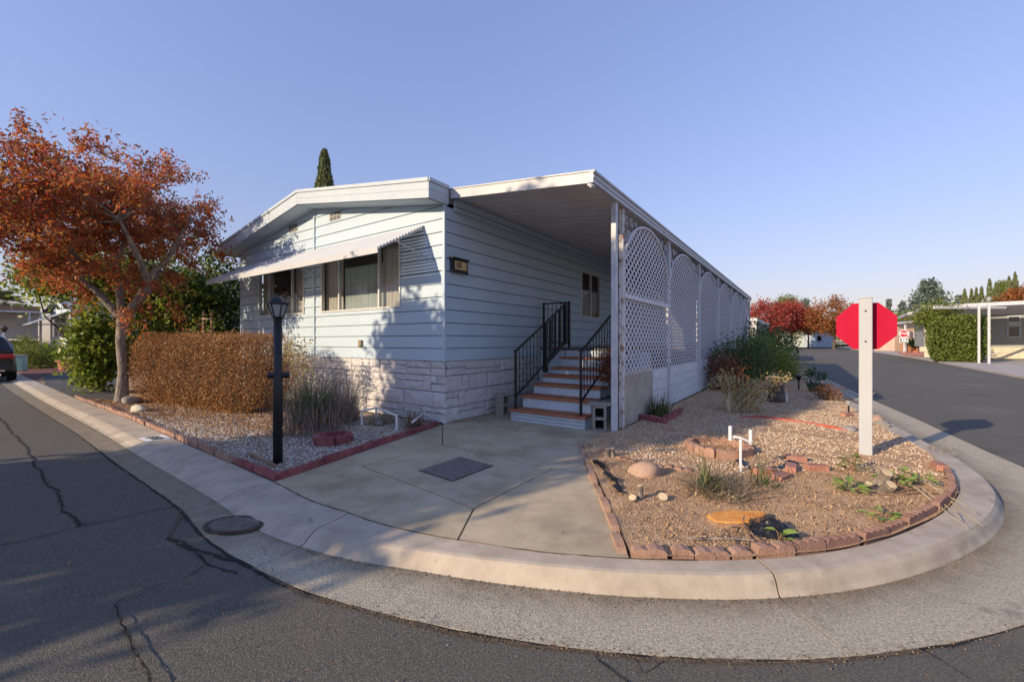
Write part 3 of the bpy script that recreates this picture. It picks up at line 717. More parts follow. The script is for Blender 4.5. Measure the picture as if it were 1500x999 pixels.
# roof
b = MB(); prof = [(.02, ztop(0)), (-3.93, ztop(3.93)), (-RW, ztop(RW))]; low = [(-RW, 3.74), (-3.93, 4.36), (.02, 3.74)]
P = prof+low
rf = b.extrude([Vector((x, -OV+.02, z)) for x, z in P], [Vector((x, 20.1, z-.0) ) for x, z in P]).build('roof', MT['roof'], home)
def fascia(x0, z0t, z0b, x1, z1t, z1b, y0, y1): return MB().extrude([Vector((x0, y0, z0b)), Vector((x1, y0, z1b)), Vector((x1, y0, z1t)), Vector((x0, y0, z0t))], [Vector((x0, y1, z0b)), Vector((x1, y1, z1b)), Vector((x1, y1, z1t)), Vector((x0, y1, z0t))])
xe = .03
fascia(xe, 3.95, 3.69, -3.928, 4.56, 4.32, -OV, -OV+.03).build('fascia', MT['trim'], home)
fascia(-3.932, 4.56, 4.32, -RW, 3.90, 3.68, -OV, -OV+.03).build('fascia', MT['trim'], home)
fascia(xe, 3.835, 3.825, -3.928, 4.45, 4.44, -OV-.006, -OV-.001).build('fascia_groove', MT['trimdark'], home)
fascia(xe+.01, 4.012, 3.952, -3.93, 4.622, 4.562, -OV-.02, -OV+.03).build('roof_edge', MT['trim'], home)
fascia(-3.93, 4.622, 4.562, -RW-.01, 3.962, 3.902, -OV-.02, -OV+.03).build('roof_edge', MT['trim'], home)
MB().box((xe, -.175, 3.825), (.03, .46, .262)).build('side_fascia', MT['trim'], home)
MB().box((xe+.012, -.175, 3.985), (.05, .46, .055)).build('roof_edge', MT['trim'], home)
MB().box((xe+.016, -.175, 3.845), (.006, .455, .012)).build('fascia_groove', MT['trimdark'], home)
for k in range(5):                                       # soffit boards
    y0 = -OV+.032+k*.0735
    fascia(0, 3.70, 3.686, -3.92, 4.325, 4.311, y0, y0+.069).build('soffit_board', MT['trim'], home)
    fascia(-3.925, 4.325, 4.311, -RW, 3.70, 3.686, y0, y0+.069).build('soffit_board', MT['trim'], home)
MB().box((-RW, 10, 3.82), (.03, 20.4, .24)).build('side_fascia', MT['trim'], home)
# stone skirt
skirt = MB().box((-3.75, .06, SK/2), (7.48, .05, SK)).box((-.06, 10.1, SK/2), (.05, 20, SK)).build('stone_skirt', MT['joint'], home)
def stones(place, x0, x1, seed):
    q = random.Random(seed); cz = [0, .255, .525, .80, SK]
    def one(x, z, e, f):
        g_ = .006; n_ = 3; b = MB(); fr_ = []; d_ = q.uniform(.018, .034)
        pts = [(x+g_, z+g_), ((x+e)/2, z+g_*q.uniform(.4, 1.4)), (e-g_, z+g_), (e-g_, (z+f)/2), (e-g_, f-g_), ((x+e)/2, f-g_*q.uniform(.4, 1.4)), (x+g_, f-g_), (x+g_, (z+f)/2)]
        inn = [(x+(e-x)*.5+(px-(x+e)/2)*.86, (z+f)/2+(pz-(z+f)/2)*.80) for px, pz in pts]
        v = [place(px, pz, -.03) for px, pz in pts]+[place(px, pz, d_*.55) for px, pz in pts]+[place(px, pz, d_*q.uniform(.7, 1.5)) for px, pz in inn]
        fs = [(i, (i+1) % 8, 8+(i+1) % 8, 8+i) for i in range(8)]+[(8+i, 8+(i+1) % 8, 16+(i+1) % 8, 16+i) for i in range(8)]
        v.append(place((x+e)/2, (z+f)/2, d_*q.uniform(.9, 1.6))); fs += [(16+i, 16+(i+1) % 8, 24) for i in range(8)]
        b.add(v, fs); b.build('stone', MT['stone'], skirt)
    for z, f in zip(cz, cz[1:]):
        x = x0+q.uniform(-.2, 0)
        while x < x1:
            e = min(x1, x+q.choice([.2, .32, .45, .6, .75])); xx = max(x, x0)
            if x1-e < .12: e = x1
            if e-xx > .03:
                if q.random() < .55 and e-xx > .3:
                    m_ = z+(f-z)*q.choice([.38, .5, .62]); one(xx, z, e, m_)
                    if q.random() < .5: k = xx+(e-xx)*q.uniform(.35, .65); one(xx, m_, k, f); one(k, m_, e, f)
                    else: one(xx, m_, e, f)
                else: one(xx, z, e, f)
            x = e
stones(lambda x, z, o: Vector((-x, -o+.03, z)), .0, WL, 3)
stones(lambda x, z, o: Vector((o-.03, x, z)), .02, 4.2, 5)
# windows
def window(x0, z0, x1, z1, mull, place, curt, sheer=None, sill=True):
    fb = MB(); t = .035
    def pane_box(b, a0, c0, a1, c1, o0, o1):
        b.extrude([place(a0, c0, o1), place(a1, c0, o1), place(a1, c1, o1), place(a0, c1, o1)], [place(a0, c0, o0), place(a1, c0, o0), place(a1, c1, o0), place(a0, c1, o0)])
    w_ = MB()
    for r_ in ((x0, z0, x1, z0+t), (x0, z1-t, x1, z1), (x0, z0+t, x0+t, z1-t), (x1-t, z0+t, x1, z1-t)): pane_box(w_, *r_, -.04, .032)
    wo_ = w_.build('window', MT['alu'], home)
    xs_ = [x0+t]+mull+[x1-t]
    for m_ in mull:
        k = MB(); pane_box(k, m_-.02, z0+t, m_+.02, z1-t, -.03, .026); k.build('mullion', MT['alu'], wo_)
    for a, c in zip(xs_, xs_[1:]):
        k = MB(); k.add([place(a, z0+t, -.005), place(c, z0+t, -.005), place(c, z1-t, -.005), place(a, z1-t, -.005)], [(0, 1, 2, 3)]); k.build('pane', MT['glass'], wo_)
    for (a, c, f0, f1, m_) in curt:
        k = MB(); n_ = max(4, int((c-a)/.035)); v = []
        for i in range(n_+1):
            x = a+(c-a)*i/n_; d_ = -.10+.018*math.sin(i*1.9)
            v += [place(x, f0, d_), place(x, f1, d_)]
        k.add(v, [(2*i, 2*i+2, 2*i+3, 2*i+1) for i in range(n_)]); k.build('curtain', MT[m_], wo_, smooth=True)
    return wo_
# rooms behind the front windows: a shallow dark box is the core itself (set back)
window(*WIN_R, [1.70, 3.0], front, [(1.1, 1.70, 2.03, 3.24, 'curtain'), (1.72, 2.98, 2.03, 2.92, 'curtain2'), (3.02, 3.63, 2.03, 3.24, 'curtain')])
window(*WIN_L, [4.88, 5.95], front, [(4.37, 4.88, 2.03, 3.24, 'curtain'), (5.97, 6.47, 2.03, 3.24, 'curtain')])
window(*WIN_S, [5.87], side, [(5.27, 5.45, 2.07, 3.28, 'curtain')])
for v in VENTS:
    x0, z0, x1, z1 = v
    b = MB(); b.extrude([front(x, z, .022) for x, z in rect(*v)], [front(x, z, -.02) for x, z in rect(*v)]); vo = b.build('gable_vent', MT['vent'], home)
    for i in range(3):
        for j in range(2):
            b = MB(); a, c = x0+.025+i*.122, z0+.02+j*.088
            b.extrude([front(x, z, .025) for x, z in rect(a, c, a+.10, c+.07)], [front(x, z, .01) for x, z in rect(a, c, a+.10, c+.07)]); b.build('vent_mesh', MT['screen'], vo)
MB().box((-2.25, -.035, 1.35), (.10, .05, .14)).build('outlet_box', MT['outlet'], home, bevel=.01)
# awning of long overlapping slats with gaps between
ax0, ax1, pr, zt_, zb_ = .474, 7.04, .947, 3.40, 2.86
aw = thing('window_awning', 'long white slatted metal awning over both front windows', 'awning', C0, HR)
sl = math.atan2(zt_-zb_, pr); ns = 15; Ls = math.hypot(pr, zt_-zb_)
for k in range(ns):
    t0, t1 = k/ns, (k+.72)/ns
    p0 = Vector((0, -.02-pr*t0, zt_-(zt_-zb_)*t0+.006)); p1 = Vector((0, -.02-pr*t1, zt_-(zt_-zb_)*t1-.004))
    nrm = Vector((0, -math.sin(sl), math.cos(sl)))*.006
    prof_ = [p0, p0.lerp(p1, .5)+nrm*3.2, p1, p1-nrm, p0-nrm]
    b = MB(); b.extrude([p+Vector((-ax0, 0, 0)) for p in prof_], [p+Vector((-ax1, 0, 0)) for p in prof_]); b.build('slat', MT['awning'], aw)
b = MB(); b.box((-(ax0+ax1)/2, -.02-pr-.012, zb_-.04), (ax1-ax0, .018, .10)); b.build('valance', MT['white_metal'], aw)
for x in (ax0+.02, 3.9, ax1-.02):
    MB().bar((-x, -.02, zt_-.03), (-x, -.02-pr, zb_-.02), .02, .02).build('rafter', MT['white_metal'], aw)
    MB().bar((-x, -.02, zb_+.02), (-x, -.02-pr*.62, zb_+.17), .018).build('strut', MT['white_metal'], aw)
# number plate
npz = 2.70
np_ = MB().box((.055, .31, npz), (.04, .40, .21)).box((.06, .31, npz+.115), (.09, .44, .022)).box((.062, .31, npz-.11), (.05, .42, .03)).build('number_plate', MT['black'], home)
MB().box((.072, .325, npz), (.012, .30, .145)).build('plate_face', MT['gold'], np_)
me = text_mesh('10', .14, .003, .002)
o = link('lettering', me, MT['black'], np_); o.matrix_local = Matrix.Translation((.081, .265, npz)) @ Matrix(((0, 0, 1, 0), (1, 0, 0, 0), (0, 1, 0, 0), (0, 0, 0, 1)))

# ------------------------------------------------------------------ the patio cover with its lattice wall
CX = 2.60
cov = thing('patio_cover', 'white metal patio cover with arched lattice side and slender posts', 'patio cover', C0, HR)
def zc_(x): return 3.98-(x/CX)*.29                        # top of the cover
y0c, y1c = .10, 20.5
me = None
npan = 68; pw = (y1c-y0c-.1)/npan
b = MB(); sec = [(0, 0), (.08, 0), (.10, .028), (.13, .028), (.15, 0), (pw-.002, 0)]
b.extrude([Vector((.04, y, zc_(.04)-.12+dz)) for y, dz in sec]+[Vector((.04, y, zc_(.04)-.105+dz)) for y, dz in sec[::-1]],
          [Vector((CX-.02, y, zc_(CX)-.12+dz)) for y, dz in sec]+[Vector((CX-.02, y, zc_(CX)-.105+dz)) for y, dz in sec[::-1]])
me = b.mesh('roof_pan'); me.materials.append(MT['pan'])
for k in range(npan): link('roof_pan', me, None, cov, (0, y0c+.05+k*pw, 0))
def slab4(b, x0, x1, y0, y1, dz0, dz1):
    b.extrude([Vector((x0, y0, zc_(x0)+dz0)), Vector((x1, y0, zc_(x1)+dz0)), Vector((x1, y0, zc_(x1)+dz1)), Vector((x0, y0, zc_(x0)+dz1))],
              [Vector((x0, y1, zc_(x0)+dz0)), Vector((x1, y1, zc_(x1)+dz0)), Vector((x1, y1, zc_(x1)+dz1)), Vector((x0, y1, zc_(x0)+dz1))]); return b
slab4(MB(), .05, CX, y0c, y0c+.04, -.155, 0).build('front_fascia', MT['white_metal'], cov)
slab4(MB(), .05, CX+.03, y0c-.014, y0c+.04, -.012, .008).build('fascia_lip', MT['white_metal'], cov)
slab4(MB(), .05, CX-.03, y0c-.012, y0c-.001, -.165, -.145).build('fascia_lip', MT['white_metal'], cov)
zo = zc_(CX)
MB().box((CX+.02, (y0c+y1c)/2, zo-.085), (.05, y1c-y0c+.02, .15)).build('gutter_fascia', MT['galv'], cov)
MB().box((CX+.05, (y0c+y1c)/2, zo-.012), (.035, y1c-y0c+.03, .03)).build('gutter_lip', MT['white_metal'], cov)
MB().box((CX+.05, (y0c+y1c)/2, zo-.085), (.018, y1c-y0c+.03, .03)).build('gutter_lip', MT['white_metal'], cov)
MB().box((.05, 10.3, 3.76), (.06, 20.2, .11)).box((.035, 10.3, 3.66), (.03, 20.2, .07)).build('ledger', MT['siding'], cov)
MB().bar((CX-.03, y0c+.02, zo-.165), (CX+.06, y0c-.05, zo-.24), .05, .03).build('spout', MT['white_metal'], cov)
LX = CX-.03; PY = [1.14, 4.15, 7.3, 10.4, 13.6, 16.8, 20.2]
zp = zo-.16
MB().box((LX, PY[0]-.085, zp/2), (.085, .085, zp)).build('post', MT['galv'], cov, bevel=.008)
fp = MB().box((LX, PY[0]+.225, zp/2), (.075, .06, zp)).build('post', MT['rusty'], cov, bevel=.006)
def spiral(c, r, turns, y_s, z_s, ph=0, k=22):
    return [Vector((LX, c[0]+y_s*r*(1-i/k*.8)*math.cos(ph+turns*2*math.pi*i/k), c[1]+z_s*r*(1-i/k*.8)*math.sin(ph+turns*2*math.pi*i/k))) for i in range(k+1)]
for zz in (.7, 1.05, 1.45, 1.85, 2.25, 2.65, 3.1):
    MB().tube(spiral((PY[0]+.075, zz), .06, 1.3, 1, 1), .006, 5).build('scroll', MT['iron'], fp)
for y in PY[1:]: MB().box((LX+.006, y, zp/2), (.07, .085, zp)).build('post', MT['galv'], cov, bevel=.006)
ZB, ZS, ZT = .83, 2.55, 3.47
lat_rest = MB(); ns_made = 0
for bay in range(6):
    ya = PY[bay]+(.27 if bay == 0 else .045); yb = PY[bay+1]-.045; ym, hw = (ya+yb)/2, (yb-ya)/2
    arch = [Vector((LX+.012, ym-hw*.985*math.cos(t), ZS+(ZT-ZS)*math.sin(t))) for t in [math.pi*i/28 for i in range(29)]]
    pb = MB()
    pts = [Vector((LX+.012, ya+.015, ZB))]+arch+[Vector((LX+.012, yb-.015, ZB))]
    for p, q in zip(pts, pts[1:]): pb.bar(p, q, .035, .03, Vector((1, 0, 0)))
    pan = pb.build('lattice_panel', MT['lattice'], cov)
    if bay == 0: MB().box((LX+.022, ym, 2.13), (.04, yb-ya, .075)).build('rail', MT['lattice'], pan)
    def inn(y, z):
        if not (ya+.01 < y < yb-.01) or z < ZB: return False
        if z <= ZS: return True
        return ((y-ym)/(hw*.985))**2+((z-ZS)/(ZT-ZS))**2 < 1
    dy, dz = .187, .15; m_ = dz/dy
    for sgn in (1, -1):
        c0 = -40
        for c in range(-30, 60):
            # z = ZB + sgn*m*(y-ya) + c*dz
            best = []
            yy = np.linspace(ya, yb, 140)
            zz = ZB+sgn*m_*(yy-ya)+c*dz*1.0
            ok = [inn(y, z) for y, z in zip(yy, zz)]
            if sum(ok) < 4: continue
            i0 = ok.index(True); i1 = len(ok)-1-ok[::-1].index(True)
            p = Vector((LX+.0018*sgn, yy[i0], zz[i0])); q = Vector((LX+.0018*sgn, yy[i1], zz[i1]))
            if ns_made < 290 and bay < 4:
                MB().bar(p, q, .0032, .033, Vector((0, -sgn*m_, 1)).normalized()).build('slat', MT['lattice'], pan); ns_made += 1
            else: lat_rest.bar(p, q, .0032, .033, Vector((0, -sgn*m_, 1)).normalized())
    for s_ in (-1, 1):                                    # iron scrolls in the corners over the arch
        cy = ym+s_*hw; k = MB()
        for (oy, oz, r_) in ((.16, .12, .10), (.13, .36, .10), (.42, .09, .085), (.10, .60, .075), (.64, .06, .05), (.29, .28, .07)):
            k = MB(); k.tube(spiral((cy-s_*oy, ZT-oz), r_, 1.6, -s_, 1, rnd.uniform(0, 6)), .007, 5, False)
            k.tube(spiral((cy-s_*oy, ZT-oz), r_*1.1, .9, s_, -1, rnd.uniform(0, 6)), .007, 5, False); k.build('scroll', MT['galv'], pan)
        pass
    if bay == 0:
        for a in range(11):                               # corrugated translucent sheet
            pass
        n_ = 60; v = []
        for i in range(n_+1):
            y = ya+(3.05-ya)*i/n_; o_ = .018*math.sin(i*math.pi/1.5)
            v += [(LX-.012+o_, y, .0), (LX-.012+o_, y, ZB+.08)]
        MB().add(v, [(2*i, 2*i+2, 2*i+3, 2*i+1) for i in range(n_)]).build('corrugated_sheet', MT['fiber'], pan)
    yA = 3.05 if bay == 0 else ya
    for r in range(4): MB().box((LX-.01, (yA+yb)/2, .105+r*.212), (.022+.004*(r % 2), yb-yA, .205)).build('skirt_board', MT['whiteboard'], pan)
MB().extrude([Vector((.03, 20.2, 0)), Vector((2.5, 20.2, 0)), Vector((2.5, 20.2, zc_(2.5)-.105)), Vector((.03, 20.2, zc_(.03)-.105))], [Vector((.03, 20.26, 0)), Vector((2.5, 20.26, 0)), Vector((2.5, 20.26, zc_(2.5)-.105)), Vector((.03, 20.26, zc_(.03)-.105))]).build('end_wall', MT['nb_grey'], cov)
o = lat_rest.build('lattice', MT['lattice'], cov); o['kind'] = 'stuff'

# ------------------------------------------------------------------ steps, deck, railings
st = thing('entry_steps', 'pale blue wooden entry steps with brick red painted treads', 'steps', C0, HR)
TZ = [.20, .41, .595, .74, .87, 1.07]; TY = [.93, 1.26, 1.637, 1.98, 2.345, 2.70]; x0s, x1s = .72, 2.08
for k in range(6):
    z0 = TZ[k-1] if k else 0.0; ynext = TY[k+1] if k < 5 else 3.0
    xa, xb = (.70, 2.12) if k == 0 else (x0s+.02, x1s)
    MB().box(((xa+xb)/2, (TY[k]+3.0)/2+.01, (z0+TZ[k]-.04)/2+.001), (xb-xa, 3.0-TY[k]-.02, TZ[k]-.04-z0 if k == 0 else TZ[k]-.042-z0)).build('riser', MT['riser'], st) if k == 0 else \
        MB().box(((xa+xb)/2, (TY[k]+3.0)/2+.01, (z0+TZ[k]-.042)/2), (xb-xa, 3.0-TY[k]-.02, TZ[k]-.042-z0)).build('riser', MT['riser'], st)
    MB().box(((xa+xb)/2, (TY[k]+ynext)/2+.005, TZ[k]-.02), (xb-xa+.05, ynext-TY[k]+.05, .04)).build('tread', MT['tread'], st, bevel=.008)
MB().box(((x0s+x1s)/2, 2.99, 1.13), (x1s-x0s-.04, .03, .13)).build('riser', MT['riser'], st)
for zz in (.055, .11): MB().box((1.41, .936, zz), (1.41, .012, .006)).build('board_line', MT['joint'], st)
dk = thing('porch_deck', 'raised dark porch floor under the patio cover', 'deck', C0, HR)
for k in range(17): MB().box((.05+.145*k+.07, 11.6, 1.22), (.138, 17.1, .05)).build('deck_board', MT['deck'], dk)
MB().box((.36, 3.05, .60), (.66, .03, 1.18)).build('side_skirt', MT['siding'], dk)
MB().box((2.3, 3.05, .60), (.44, .03, 1.18)).build('side_skirt', MT['siding'], dk)
def twist_bar(b, p0, p1, r=.008): b.tube([p0, Vector(p0).lerp(Vector(p1), .5), p1], r, 6)
def stair_rail(x, label, ya, yb, wide):
    t = thing('stair_railing', label, 'railing', C0, HR)
    sl_ = (1.25-.2)/(3.0-.95); zt = lambda y: 1.22+(y-ya)*sl_; zl = lambda y: zt(y)-.80
    MB().box((x, ya, (.2+zt(ya))/2), (.035, .035, zt(ya)-.2)).box((x, ya, zt(ya)+.012), (.05, .05, .03)).build('post', MT['black'], t)
    MB().bar((x, ya, zt(ya)), (x, yb, zt(yb)), .035, .03).build('handrail', MT['black'], t)
    MB().bar((x, ya, zl(ya)), (x, yb, zl(yb)), .025, .025).build('lower_rail', MT['black'], t)
    n_ = int((yb-ya)/.115)
    for k in range(1, n_):
        y = ya+(yb-ya)*k/n_; b = MB(); twist_bar(b, (x, y, zl(y)), (x, y, zt(y)))
        for q in (.35, .65): 
            z = zl(y)+(zt(y)-zl(y))*q; b.tube([(x, y, z-.03), (x, y, z), (x, y, z+.03)], [.008, .014, .008], 6)
        b.build('baluster', MT['black'], t)
    if wide:
        for y, l in ((2.02, .98), (2.86, .86)): MB().box((x, y, zt(y)-l/2+.01), (.085, .085, l)).build('newel_post', MT['blackpost'], t)
        for y in (2.22, 2.42, 2.62): MB().box((x, y, zt(y)-.42), (.04, .05, .78)).build('newel_bar', MT['blackpost'], t)
        MB().bar((x, 2.0, zl(2.0)), (x, 2.9, zl(2.9)), .06, .07).build('newel_rail', MT['blackpost'], t)
stair_rail(.78, 'black iron stair railing on the house side of the steps', .98, 2.92, True)
stair_rail(2.03, 'black iron stair railing beside the lattice and dead plant', 1.0, 2.95, False)
t = thing('deck_railing', 'short level black iron railing at the top of the steps', 'railing', C0, HR)
MB().bar((.10, 3.08, 2.24), (.78, 3.08, 2.24), .03, .03).build('handrail', MT['black'], t)
MB().bar((.10, 3.08, 1.36), (.78, 3.08, 1.36), .03, .03).build('lower_rail', MT['black'], t)
for x in (.12, .76): MB().box((x, 3.08, 1.75), (.04, .04, 1.04)).build('post', MT['black'], t)
for k in range(1, 6): MB().tube([(.12+.107*k, 3.08, 1.36), (.12+.107*k, 3.08, 2.24)], .008, 6).build('baluster', MT['black'], t)
# cinder blocks
def cinder(label, loc, rz):
    t = thing('cinder_block', label, 'cinder block', loc, rz, 'cinder blocks beside the steps')
    b = MB(); W2, D2, H2 = .20, .20, .40                      # standing on end, holes to the front
    b.box((-W2/2+.016, 0, H2/2), (.032, D2, H2)).box((W2/2-.016, 0, H2/2), (.032, D2, H2))
    for z in (.018, H2/2, H2-.018): b.box((0, 0, z), (W2-.066, D2-.003, .036))
    b.build('block', MT['block'], t)
    MB().box((0, .06, H2/2), (W2-.066, .01, H2-.01)).build('core_shadow', MT['hole'], t)
    return t
cinder('grey cinder block standing on end against the house skirt', H(.28, 1.28), HR+R(82))
cinder('pale cinder block standing on end under a slab by the lattice post', H(2.33, 1.02), HR+R(30))
p = H(2.33, 1.06, .42); tag_ = MB().box((0, 0, 0), (.34, .26, .04)).build('stone_slab', MT['block'], None, loc=p, rot=(0, 0, HR+R(20)), bevel=.006); props(tag_, 'thin grey slab lying on the cinder block by the lattice post', 'slab')

# ------------------------------------------------------------------ plants: general builders
def limb(b, p0, p1, r0, r1, wob=.12, k=5, n=7):
    p0, p1 = Vector(p0), Vector(p1); l = (p1-p0).length; pts = []; rs = []
    for i in range(k+1):
        t = i/k; q = p0.lerp(p1, t)
        if 0 < i < k: q += Vector((rnd.uniform(-1, 1), rnd.uniform(-1, 1), rnd.uniform(-.4, .6)))*wob*l*.5
        pts.append(q); rs.append(r0+(r1-r0)*t)
    b.tube(pts, rs, n, False); return pts
def clumps(n, c, r, jitter=1.0, shell=.55):
    D = unit(NR.normal(size=(n, 3))); rad = NR.uniform(shell, 1, (n, 1))**.8
    return np.asarray(c)+D*rad*np.asarray(r)
def cloud(cl, per, sd): 
    sd = np.asarray(sd, float)
    return (np.repeat(cl, per, 0)+NR.normal(size=(len(cl)*per, 3))*sd)
def tree(name, label, loc, trunk_h, trunk_r, crown_c, crown_r, n_cl, per, sd, lo, hi, leaf, bark, cat='tree', group=None, limbs=9, rr=None, aspect=.45, droop=0.0, shell=.5):
    t = thing(name, label, cat, loc, 0, group); b = MB()
    top = Vector((0, 0, trunk_h))
    limb(b, (0, 0, -.05), top, trunk_r, trunk_r*.72, .05, 6, 10)
    cl = clumps(n_cl, crown_c, crown_r, shell=shell)
    cl = cl[cl[:, 2] > trunk_h*.75]
    for i in range(min(limbs, len(cl))): limb(b, top-Vector((0, 0, .1)), cl[i], trunk_r*.5, trunk_r*.08, .16, 6, 6)
    b.build('trunk', MT[bark], t, smooth=True)
    leaves('crown', cloud(cl, per, sd), lo, hi, MT[leaf], t, aspect=aspect, droop=droop)
    return t
# the autumn tree by the kerb: three rising limbs that fork
tb = at(178, 591); t = thing('autumn_tree', 'tree with rust red and orange autumn leaves beside the brown hedge', 'tree', tb)
b = MB()
b.tube([(-.02, 0, -.1), (0, 0, .05), (.02, .02, .7), (-.02, 0, 1.4), (.03, .03, 2.0)], [.18, .13, .093, .092, .125], 12, False)
forks = [[(-.05, 0, 1.95), (-.45, -.1, 2.5), (-.75, -.15, 2.75), (-.70, -.2, 3.15), (-1.3, -.3, 3.9)], [(0, 0, 1.95), (-.15, .1, 2.6), (-.22, .05, 3.1), (.0, .1, 3.7), (-.2, .1, 4.6)],
         [(.05, .02, 1.95), (.45, .0, 2.45), (.55, .1, 2.9), (1.0, .1, 3.3), (1.3, .2, 4.1)], [(.02, .1, 1.95), (.2, .5, 2.6), (.1, .9, 3.2), (.3, 1.3, 4.0)], [(.5, .1, 2.7), (.75, -.4, 3.2), (.7, -.8, 3.9)]]
ends = []
for f in forks:
    b.tube(f, [.085-.06*i/(len(f)-1) for i in range(len(f))], 8, False); ends.append(Vector(f[-1])); ends.append(Vector(f[-2]))
cr = np.array([-.95, .1, 4.1]); cl = clumps(370, cr, (2.75, 2.5, 1.6), shell=.2)
cl[:, 2] += .12*np.abs(cl[:, 0])
low_ = NR.uniform([-.9, -.5, 2.0], [.9, .4, 2.9], (9, 3)); cl = np.concatenate([cl[cl[:, 2] > 2.75], low_])
for c in cl[::5]:
    e = min(ends, key=lambda q: (q-Vector(c)).length); limb(b, e, c, .028, .005, .14, 4, 5)
b.build('trunk', MT['bark'], t, smooth=True)
# sprays: leaves strung along outward drooping twigs
tips = []
for c in cl:
    for k in range(6):
        d = Vector(c)-Vector((0, 0, 2.9)); d = (d.normalized()+Vector(NR.normal(0, .45, 3))).normalized()
        L_ = rnd.uniform(.3, .75)
        for j in range(24):
            s_ = j/23; q = Vector(c)+d*L_*s_+Vector((0, 0, -.12*s_*s_))
            tips.append(q+Vector(NR.normal(0, .055, 3)))
leaves('crown', np.array(tips), .065, .13, MT['redleaf'], t, aspect=.36, droop=.2)
# the dry clipped hedge
def box_hedge(name, label, ctr, rz, dims, n, lo, hi, leaf, twigmat, cat='hedge', group=None, round_=.35, skirt_=.25, aspect=.5, fuzz=.03, ntw=160, bare=0.0):
    t = thing(name, label, cat, ctr, rz, group); Lx, Ly, Hz = dims
    P = NR.uniform(-1, 1, (n*3, 3)); 
    e = 1/round_*1.4
    r = (np.abs(P[:, 0])**e*1+np.abs(P[:, 1])**e+np.abs(P[:, 2])**e)
    P = P[r < 1.0]; rr = r[r < 1.0]
    P = P[(NR.uniform(size=len(P)) < (.25+.75*rr**.6))][:n]
    sc = np.array([Lx/2, Ly/2, Hz/2]); z = P[:, 2]
    P = P*sc; P[:, 2] += Hz/2
    nar = 1-skirt_*np.clip((.35-P[:, 2]/Hz)/.35, 0, 1)
    P[:, 0] *= (1-(1-nar)*.5); P[:, 1] *= nar
    bump_ = np.array([.05*math.sin(x*4.1+z_*2)+.045*math.sin(x*9.3+z_*6.7+y_*5) for x, y_, z_ in P]); P[:, 1] *= 1+bump_*1.2; P[:, 2] *= 1+bump_*.35
    P += NR.normal(0, fuzz, P.shape)
    P[:, 2] = np.maximum(P[:, 2], .02)
    if bare:
        P = P[~((P[:, 2] < bare) & (NR.uniform(size=len(P)) < .75))]
    leaves('foliage', P, lo, hi, MT[leaf], t, aspect=aspect)
    b = MB()
    for k in range(ntw):
        x, y = rnd.uniform(-.46, .46)*Lx, rnd.uniform(-.3, .3)*Ly
        limb(b, (x*.9, y*.5, 0), (x+rnd.uniform(-.2, .2), y*1.3, Hz*rnd.uniform(.6, .99)), .012, .003, .06, 4, 4)
    b.build('stems', MT[twigmat], t)
    return t
h0, h1 = at(368, 616), at(192, 590); hd = (h1-h0); mid_ = (h0+h1)/2; nh = Vector((-hd.y, hd.x, 0)).normalized(); nh = nh if nh.y > 0 else -nh
box_hedge('dry_hedge', 'rusty brown clipped hedge beside the autumn tree', mid_+nh*.62+Vector((-.22, 0, 0)), math.atan2(hd.y, hd.x), (hd.length+.2, 1.25, 1.55), 74000, .02, .046, 'hedgeleaf', 'barkdark', skirt_=.3, aspect=.5, ntw=240, round_=.2)
# tall green shrubs behind
def shrub(name, label, loc, cr, cc, n_cl, per, sd, lo, hi, leaf, cat='shrub', group=None, stems=8, bark='barkdark', aspect=.5, sr=.02):
    t = thing(name, label, cat, loc, 0, group); b = MB(); cl = clumps(n_cl, cc, cr, shell=.25); cl[:, 2] = np.maximum(cl[:, 2], .12)
    for i in range(min(stems, len(cl))): limb(b, (rnd.uniform(-.1, .1), rnd.uniform(-.1, .1), 0), cl[i], sr, sr*.25, .1, 4, 5)
    b.build('stems', MT[bark], t, smooth=True)
    P = cloud(cl, per, sd); P[:, 2] = np.maximum(P[:, 2], .02)
    leaves('foliage', P, lo, hi, MT[leaf], t, aspect=aspect); return t
gs = 'tall green shrubs behind the brown hedge'
shrub('green_shrub', 'tall glossy green shrub left of the autumn tree trunk', at(145, 574), (.52, .7, 1.3), (.02, 0, 1.2), 50, 90, .17, .10, .19, 'greenleaf', group=gs, sr=.04)
shrub('green_shrub', 'yellowish green shrub showing under the autumn tree crown', far(128, 12.6), (1.75, 1.2, .75), (0, 0, 3.3), 90, 90, .28, .10, .2, 'greenleaf', group=gs, sr=.05)
shrub('green_shrub', 'dense dark green shrub between autumn tree and house', far(262, 13.2), (2.0, 1.4, 2.2), (.1, 0, 2.3), 130, 90, .28, .10, .19, 'greenleaf', group=gs, sr=.05)
shrub('green_shrub', 'green shrub touching the far eave of the mobile home', far(325, 13.6), (1.3, 1.2, 2.1), (.05, 0, 2.1), 90, 90, .26, .09, .18, 'darkleaf', group=gs, sr=.05)
fr_ = far(304, 11.4); t = thing('trellis', 'weathered wooden frame standing in front of dark green shrubs', 'frame', fr_)
for x in (-.11, .11): MB().box((x, 0, 1.1), (.05, .05, 2.25)).build('upright', MT['twig'], t)
MB().box((0, -.03, 2.0), (.26, .03, .04)).build('crossbar', MT['paletwig'], t)

